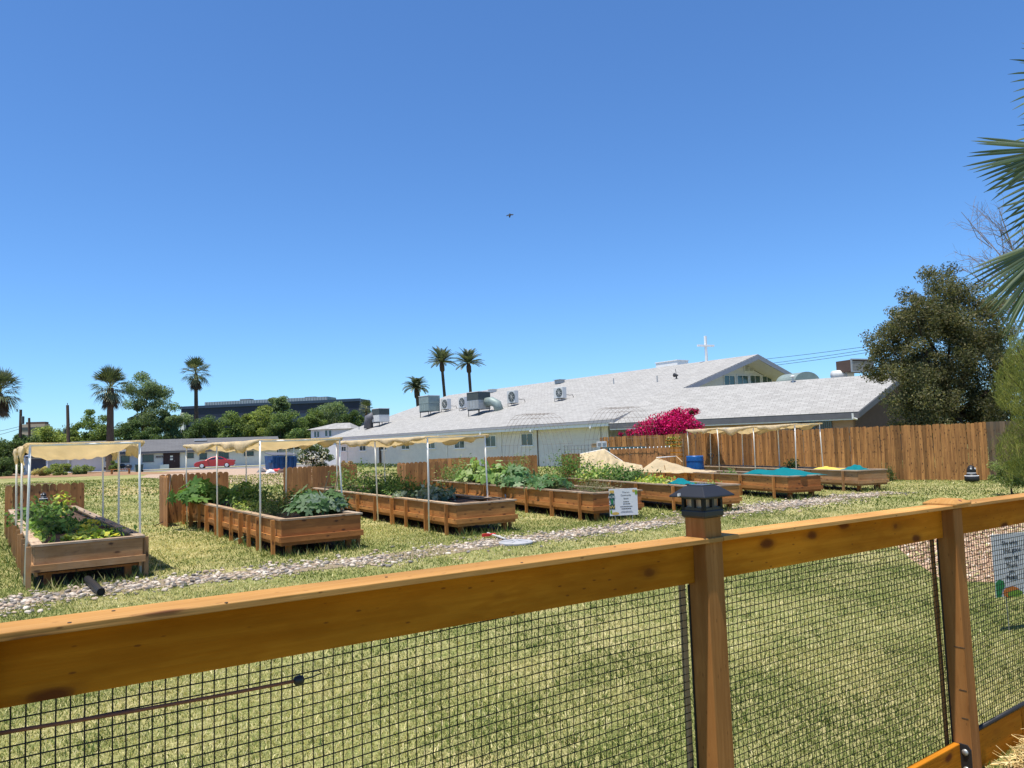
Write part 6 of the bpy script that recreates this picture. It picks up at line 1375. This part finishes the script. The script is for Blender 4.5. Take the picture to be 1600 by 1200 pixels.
# big dark tree on the right behind the fence
def big_tree():
    d = 31; T = thing('broad_tree', 'big dark olive tree overhanging the plank fence at right', 'tree', at(1470, 670, d)*A(1,1,0)); rng = np.random.default_rng(44); K = []
    blobs = [(1470,470,52),(1440,480,34),(1510,490,50),(1400,520,42),(1450,540,62),(1510,560,60),(1385,560,34),(1420,590,45),(1480,610,62),(1440,640,45),(1530,620,50),(1400,525,30),(1545,560,45),(1500,650,48),(1460,510,45),(1375,545,20),(1420,655,26),(1550,500,40),(1575,640,40),(1590,580,40),(1425,470,16),(1530,660,40),(1560,665,35)]
    for x, y, r in blobs:
        for _ in range(17):
            a = rng.random()*2*PI; rr = r*math.sqrt(rng.random())*1.05; K.append((*at(x+rr*math.cos(a), y+rr*math.sin(a), d+rng.normal()*.9), r*.36*(.6+.7*rng.random())/FPX*d))
    K = np.array(K); n = 125000; i = np.searchsorted(np.cumsum(K[:, 3]**2)/np.sum(K[:, 3]**2), rng.random(n)).clip(0, len(K)-1); q = rng.normal(size=(n, 3)); q /= np.linalg.norm(q, axis=1, keepdims=True); P = K[i, :3]+q*(rng.random((n, 1))**.5)*K[i, 3:]*A(1.3,1.3,1.0)
    tint = (1+rng.normal(size=(len(K), 1))*.16)[i]; V, F, cl = leaf_cloud(P-ORG[T.name], q+UP*.6, .105, rng, .42, .35, palette(n, [(.095,.105,.05), (.125,.13,.06), (.075,.083,.04), (.21,.185,.10), (.155,.145,.075)], rng)*tint, .4); place('crown', np_mesh('crown', V, F, cl, 'leaf'), T)
    m = MB(); b = at(1490, 670, d)*A(1,1,0); f = b+A(-.1, 0, 2.2); m.tube([b, (b+f)/2+A(.08,0,0), f], [.3, .24, .2], 9)
    for k in range(0, len(K), 15): e = K[k, :3]; m.tube([f, (f+e)/2+A(rng.normal()*.2, rng.normal()*.2, .1), e], [.11, .06, .015], 5)
    m.build('trunk', 'bark', T)
    # bare twiggy tree rising behind it
    d = 27; T2 = thing('bare_tree', 'bare twiggy branches rising behind the big dark tree', 'tree', at(1590, 600, d)*A(1,1,0)); m = MB(); rng = np.random.default_rng(12); b = at(1600, 600, d)*A(1,1,0); root = at(1610, 470, d)
    m.tube([b, root], [.14, .07], 6)
    def twig(p, dv, L, r, lev):
        q = p+dv*L*.5+A(rng.normal(), rng.normal(), rng.normal())*.06*L; e = q+unit(dv+A(rng.normal(), rng.normal()*.5, rng.normal())*.3)*L*.5; m.tube([p, q, e], [r, r*.75, r*.45], 4, cap=False)
        if lev:
            for _ in range(4): s = rng.random()*.75+.25; twig(p*(1-s)+e*s, unit(dv+A(rng.normal(), rng.normal()*.5, rng.normal())*.62), L*.52, r*.5, lev-1)
    for x, y in ((1535, 350), (1530, 400), (1545, 430), (1560, 330), (1590, 345), (1525, 425), (1570, 400), (1590, 390)): e = at(x+10, y+6, d); v = e-root; twig(root, unit(v), np.linalg.norm(v), .035, 3)
    m.build('branches', 'twig', T2)
plain('twig', (.22,.17,.14), .9, var=.2)
big_tree()
def palo_verde():
    d = 17.5; T = thing('feathery_tree', 'yellow-green feathery tree at the right edge', 'tree', at(1660, 770, d)*A(1,1,0)); rng = np.random.default_rng(15); n = 15000
    x = np.where(rng.random(n) < .7, rng.normal(1645, 42, n), rng.uniform(1556, 1640, n)); y = rng.uniform(528, 745, n); k = x > 1556+np.where(y < 560, (560-y)*.9, 0)+np.where((y > 640) & (y < 690), 14, 0)+12*np.sin(y*.07); x, y = x[k], y[k]; n = len(x)
    P = np.array([at(a, b_, d+rng.normal()*.6) for a, b_ in zip(x, y)]); L = .12+.16*rng.random(n); t = np.stack([rng.normal(size=n)*.7, rng.normal(size=n)*.7, -.5-rng.random(n)], 1); t /= np.linalg.norm(t, axis=1, keepdims=True); w = np.cross(t, A(0,1,0)+rng.normal(size=(n, 3))*.3); w /= np.linalg.norm(w, axis=1, keepdims=True); w *= .0045
    V = np.stack([P-t*L[:, None]/2-w, P-t*L[:, None]/2+w, P+t*L[:, None]/2+w*.3, P+t*L[:, None]/2-w*.3], 1).reshape(-1, 3); col = np.repeat(palette(n, [(.19,.205,.045), (.25,.25,.06), (.13,.155,.038), (.10,.125,.035)], rng), 4, 0)
    place('crown', np_mesh('crown', V-ORG[T.name], np.arange(4*n).reshape(n, 4), col, 'leaf'), T); b = at(1660, 770, d)*A(1,1,0); m = MB(); m.tube([b, b+A(.05,0,1.2)], [.12, .09], 7)
    for j in range(0, n, 330): m.tube([b+UP*1.2, (b+UP*1.2+P[j])/2+A(0,0,.25), P[j]], [.035, .018, .006], 4, cap=False)
    m.build('trunk', 'bark', T)
    tree('grey-green weedy bush at the foot of the right fence corner', 1578, 715, 738, 26, 19, 2200, .07, [(.13,.17,.06), (.18,.20,.09), (.09,.12,.04)], 170, 'bush', 'bush', None, clumps=30, ybot=766, trunk_r=.02, aspect=.2, gap=.2)
palo_verde()

# ---------------------------------------------------------------- palms
def fan_leaf(V, F, C, p, d, up, size, rng, col, seg=12, spread=2.1, droop=.35):
    side = unit(np.cross(d, up)); n0 = len(V); base = np.array(col)
    for i in range(seg):
        a = (i/(seg-1)-.5)*spread; dr = d*math.cos(a)+side*math.sin(a); L = size*(.75+.3*math.cos(a*.8))*(.9+.2*rng.random()); wv = np.cross(dr, up)*size*.045
        m = p+dr*L*.55+up*.02*size*(1 if i % 2 else -1); tp = p+dr*L-UP*L*droop*(.6+.8*rng.random())
        k = len(V); V += [p, m-wv, tp, m+wv]; F.append((k, k+1, k+2, k+3)); c = base*(1+rng.normal()*.15); C += [c*.9, c, c*1.15, c]
def fan_palm(label, x, ycrown, ybase, d, R, trunk, cw, seed, n=38, skirt=True, lean=0):
    rng = np.random.default_rng(seed); top = at(x, ycrown, d); b = gp(x+lean, ybase) if ybase else A(top[0]+lean/FPX*d, d, 0); b = A(b[0], d, 0)
    T = thing('fan_palm', label, 'palm tree', b, 'fan palms along the street'); m = MB(); k = 14
    m.tube([b*(1-f)+top*f for f in np.linspace(0, 1, k)], [trunk*(1.25-.35*f+.03*(j % 2)) for j, f in enumerate(np.linspace(0, 1, k))], 10); m.build('trunk', 'palm_bark', T)
    V = []; F = []; C = []; 
    for i in range(n):
        el = 1.45-2.25*(i/n)**1.15+rng.normal()*.12; az = i*2.399+rng.normal()*.2; d_ = A(math.cos(az)*math.cos(el), math.sin(az)*math.cos(el), math.sin(el)); st = R*(.42+.12*rng.random()); p = top+d_*st
        u = unit(A(-math.cos(az)*math.sin(el), -math.sin(az)*math.sin(el), math.cos(el))); kk = len(V); w = np.cross(d_, u)*R*.018; V += [top-w, top+w, p+w, p-w]; F.append((kk, kk+1, kk+2, kk+3)); C += [A(.20,.20,.08)]*4
        fan_leaf(V, F, C, p-d_*R*.05, unit(d_-UP*.05), u, R*(.72 if i < n*.35 else .56), rng, [(.075,.10,.04), (.10,.125,.055), (.19,.20,.11), (.055,.075,.034)][rng.integers(0, 4)], droop=.04+.34*(i/n))
    place('crown', np_mesh('crown', np.array(V)-ORG[T.name], F, np.array(C), 'palm_leaf'), T)
    if skirt:
        V = []; F = []; C = []
        for i in range(34):
            az = i*2.399; p = top-UP*R*(.15+.5*rng.random())+A(math.cos(az), math.sin(az), 0)*trunk*.9; fan_leaf(V, F, C, p, unit(A(math.cos(az)*.4, math.sin(az)*.4, -1)), unit(A(math.cos(az), math.sin(az), .3)), R*.5, rng, (.10,.075,.045), 9, 1.2, .1)
        place('dead_fronds', np_mesh('dead_fronds', np.array(V)-ORG[T.name], F, np.array(C), 'palm_leaf'), T)
fan_palm('stout fan palm cut off by the left edge', 0, 614, 742, 92, 2.75, .42, 0, 201)
fan_palm('stout bushy fan palm standing before the white house', 172.5, 606, 737, 96, 2.6, .38, 0, 202, n=46)
fan_palm('slender tall fan palm rising above the grey roof', 306, 584, None, 128, 2.75, .30, 0, 203, lean=1)
fan_palm('small distant fan palm beside the far roof unit', 572, 639, None, 165, 1.9, .3, 0, 204, n=30, skirt=False)
def feather_palm(label, x, yc, d, R, trunk, seed, lean, n=64, boot=True, droopy=.42):
    rng = np.random.default_rng(seed); top = at(x, yc, d); b = A(top[0]+lean/FPX*d, d, 0); T = thing('date_palm', label, 'palm tree', b, 'date palms behind the church'); m = MB(); k = 12
    m.tube([b*(1-f)+top*f+A(0,0,0) for f in np.linspace(0, 1, k)], [trunk*(1.1-.15*f+.05*(j % 2)) for j, f in enumerate(np.linspace(0, 1, k))], 9); m.build('trunk', 'palm_bark', T)
    if boot: ax = unit(top-b); MB().tube([top-ax*1.6, top-ax*1.35, top-ax*.5, top+ax*.1], [trunk*1.05, trunk*1.7, trunk*1.75, trunk*.9], 10).build('boot', 'bark', T)
    V = []; F = []; C = []
    for i in range(n):
        f = i/n; el = 1.42-1.5*f**1.1+rng.normal()*.1; az = i*2.399+rng.normal()*.2; h = A(math.cos(az), math.sin(az), 0); L = R*(.85+.3*rng.random()); base = np.array([(.07,.095,.05), (.10,.125,.07), (.17,.19,.12), (.06,.08,.045)][rng.integers(0, 4)])
        pts = []; p = top.copy(); e = el
        for s in range(9): pts.append(p.copy()); p = p+(h*math.cos(e)+UP*math.sin(e))*L/8; e -= droopy*.2*(.6+s*.12)
        side = A(-h[1], h[0], 0)
        for s in range(1, 9):
            for hf in (0, .5):
                q = pts[s-1]*(1-hf)+pts[s]*hf; dr = unit(pts[s]-pts[s-1]); ll = L*.2*math.sin(PI*min(.97, (s+hf)/9.2)**.8)+L*.03
                for sg in (-1, 1):
                    tip = q+unit(side*sg*.75+dr*.8+UP*.22)*ll; w = dr*L*.034; k = len(V); V += [q-w, q+w, tip+w*.3, tip-w*.3]; F.append((k, k+1, k+2, k+3)); c = base*(1+rng.normal()*.15); C += [c]*4
        for s in range(8):
            k = len(V); w = side*L*.012; V += [pts[s]-w, pts[s]+w, pts[s+1]+w, pts[s+1]-w]; F.append((k, k+1, k+2, k+3)); C += [A(.2,.2,.1)]*4
    place('crown', np_mesh('crown', np.array(V)-ORG[T.name], F, np.array(C), 'palm_leaf'), T)
feather_palm('left of the twin date palms above the church roof', 690, 566, 125, 2.75, .24, 211, 9)
feather_palm('right of the twin date palms above the church roof', 732, 568, 125, 2.75, .24, 212, 6)
feather_palm('shorter date palm behind the green roof cabinet', 651, 607, 118, 2.4, .25, 213, 5, droopy=.8)
def near_palm():
    # its trunk stands out of frame to the right; only the tips of its fans reach into view
    d = 7.6; c = at(1795, 330, d); b = A(c[0]+.15, d+.2, 0); T = thing('fan_palm', 'close fan palm whose pointed leaf tips enter at the right edge', 'palm tree', b); rng = np.random.default_rng(31)
    MB().tube([b, (b+c)/2+A(.05,0,0), c], [.26, .22, .2], 12).build('trunk', 'palm_bark', T); V = []; F = []; C = []
    def fan(tx, ty, dist, ang, seg, L, spread, dd, curve):
        tip = at(tx, ty, dist); h = unit(A(math.cos(ang), dd, math.sin(ang))); p = tip-h*L; col0 = [(.09,.125,.05), (.14,.175,.085), (.22,.25,.15), (.065,.095,.04)]; seg = int(seg*1.15)
        up = unit(np.cross(h, A(0,1,0))+A(0,-.45,0)); side = unit(np.cross(h, up)); up = np.cross(side, h)
        for i in range(seg):
            a = (i/(seg-1)-.5)*spread; dr = unit(h*math.cos(a)+unit(np.cross(A(0,1,0), h))*math.sin(a)+A(0, rng.normal()*.06, 0)); LL = L*(1-.16*abs(a)+rng.normal()*.03); w = unit(np.cross(dr, A(.1,1,.2)))*.018; fold = A(0,-.009,0); c_ = np.array(col0[rng.integers(0, 4)])*(1+rng.normal()*.15); k = len(V)
            q = [p+dr*LL*f-UP*curve*LL*f**2.5 for f in (0, .35, .68, .88, 1.0)]; ws = [.35, 1, .85, .5, .06]
            for f in range(5): V.extend([q[f]-w*ws[f], q[f]+fold*ws[f], q[f]+w*ws[f]]); C.extend([c_*.85, c_*1.2, c_])
            for f in range(4): F.extend([(k+f*3, k+f*3+1, k+f*3+4, k+f*3+3), (k+f*3+1, k+f*3+2, k+f*3+5, k+f*3+4)])
        MB().tube([c, (c+p)/2+UP*.06, p+h*.1], [.022, .018, .012], 6).build('leaf_stalk', 'stemcol', T)
    fan(1572, 106, d, PI-.12, 11, .95, 1.1, -.05, .12); fan(1518, 262, d, PI+.20, 13, 1.0, .75, -.1, .03); fan(1556, 318, d+.2, PI+.36, 13, .9, 1.1, .1, .12)
    fan(1570, 372, d+.1, PI+.5, 11, .9, .9, .15, .1); fan(1546, 485, d-.1, PI+.72, 17, 1.15, .85, -.1, .03); fan(1580, 528, d, PI+1.0, 13, 1.1, .8, -.1, .06); fan(1586, 215, d+.3, PI+.05, 9, .8, 1.0, .2, .1)
    place('crown', np_mesh('crown', np.array(V)-ORG[T.name], F, np.array(C), 'palm_leaf'), T)
near_palm()

# ---------------------------------------------------------------- utility poles, wires, flying bird
def pole(label, x0, y0, x1, d, r, extras):
    top = at(x0, y0, d); b = A(at(x1, 700, d)[0], d, 0); T = thing('utility_pole', label, 'utility pole', b, 'wooden utility poles behind the lawn'); MB().tube([b, (b+top)/2, top], [r*1.2, r*1.1, r*.9], 8).build('pole', 'palm_bark', T)
    for k, (nm, dx, dz, sz) in enumerate(extras):
        c = top+A(dx, -.1, dz); m = MB(); m.tube([c-UP*sz, c-UP*sz*.9, c+UP*sz*.9, c+UP*sz], [sz*.3, sz*.4, sz*.4, sz*.25], 10); m.build(nm, 'dark_grille', T)
pole('utility pole with a grey transformer beside the leftmost palm', 32.5, 640, 31, 108, .19, [('transformer', .35, -1.5, .55), ('insulator', -.45, -.1, .2)])
pole('shorter bare utility pole left of the middle one', 45.5, 653, 47.5, 112, .17, [])
pole('leaning utility pole above the leftmost canopy', 105.5, 633, 108.5, 100, .2, [('insulator', .05, .15, .12), ('meter_box', -.25, -3.4, .3)])
def wires():
    lines = [((1060, 573), (1360, 536)), ((1060, 583), (1360, 541)), ((1060, 586), (1360, 545.5))]
    for i, (a, b) in enumerate(lines):
        p0, p1 = at(*a, 95), at(b[0]+180, b[1]-(a[1]-b[1])*.6, 60); pts = [p0*(1-f)+p1*f-UP*1.0*math.sin(f*PI)*.35 for f in np.linspace(0, 1, 14)]; tag(MB().tube(pts, .02, 4).build('power_line', 'wire', org=p0), ('highest', 'middle', 'lowest')[i]+' of three power lines running into the big tree', 'power line', 'power lines')
    for i, (a, b) in enumerate((((-80, 676), (32, 666)), ((-80, 686), (31, 670)))):
        p0, p1 = at(*a, 100), at(*b, 108); pts = [p0*(1-f)+p1*f-UP*.5*math.sin(f*PI) for f in np.linspace(0, 1, 10)]; tag(MB().tube(pts, .025, 4).build('power_line', 'wire', org=p0), ('upper', 'lower')[i]+' power line running to the transformer pole', 'power line', 'power lines')
wires()
def bird():
    c = at(796.5, 337, 14); T = thing('bird', 'tiny dark bird hovering high in the blue sky', 'bird', c); m = MB(); d = unit(A(.1, .3, .95))
    m.tube([c-d*.045, c-d*.03, c, c+d*.025, c+d*.038, c+d*.052], [.003, .012, .018, .015, .013, .003], 8); m.build('body', 'feather', T, smooth=True)
    for sg in (-1, 1):
        m = MB(); r = c+d*.015+A(sg*.012, 0, 0); m.add([r-UP*.008, r+UP*.012, r+A(sg*.03, .01, .012+sg*.006), r+A(sg*.062, .0, -.004+sg*.012), r+A(sg*.04, .0, -.014+sg*.006)], [(0,1,2,4), (2,3,4)]); o = m.build('wing', 'feather', T); o.modifiers.new('thickness', 'SOLIDIFY').thickness = .003
bird()

def gravel_chips():
    rng = np.random.default_rng(51); poly = np.array(g2((1385,838),(1420,872),(1475,908),(1600,912),(1850,925),(1850,800),(1600,796),(1470,812))); n = 16000
    X = rng.uniform(poly[:, 0].min(), min(poly[:, 0].max(), 9), n); Y = rng.uniform(poly[:, 1].min(), poly[:, 1].max(), n); ins = np.zeros(n, bool); j = len(poly)-1
    for i in range(len(poly)):
        xi, yi = poly[i]; xj, yj = poly[j]; ins ^= ((yi > Y) != (yj > Y)) & (X < (xj-xi)*(Y-yi)/(yj-yi+1e-12)+xi); j = i
    C = np.stack([X[ins], Y[ins], .008+.015*rng.random(ins.sum())], 1); V, F, cl = leaf_cloud(C, np.tile(UP, (len(C), 1)), .04, rng, .75, .55, palette(len(C), [(.54,.38,.26), (.64,.50,.37), (.38,.24,.15), (.70,.59,.46), (.46,.36,.20), (.40,.38,.16)], rng))
    tag(place('gravel_chips', np_mesh('gravel_chips', V, F, cl, 'stonecol')), 'reddish gravel chips around the right-hand sign', 'gravel', kind='stuff')
gravel_chips()
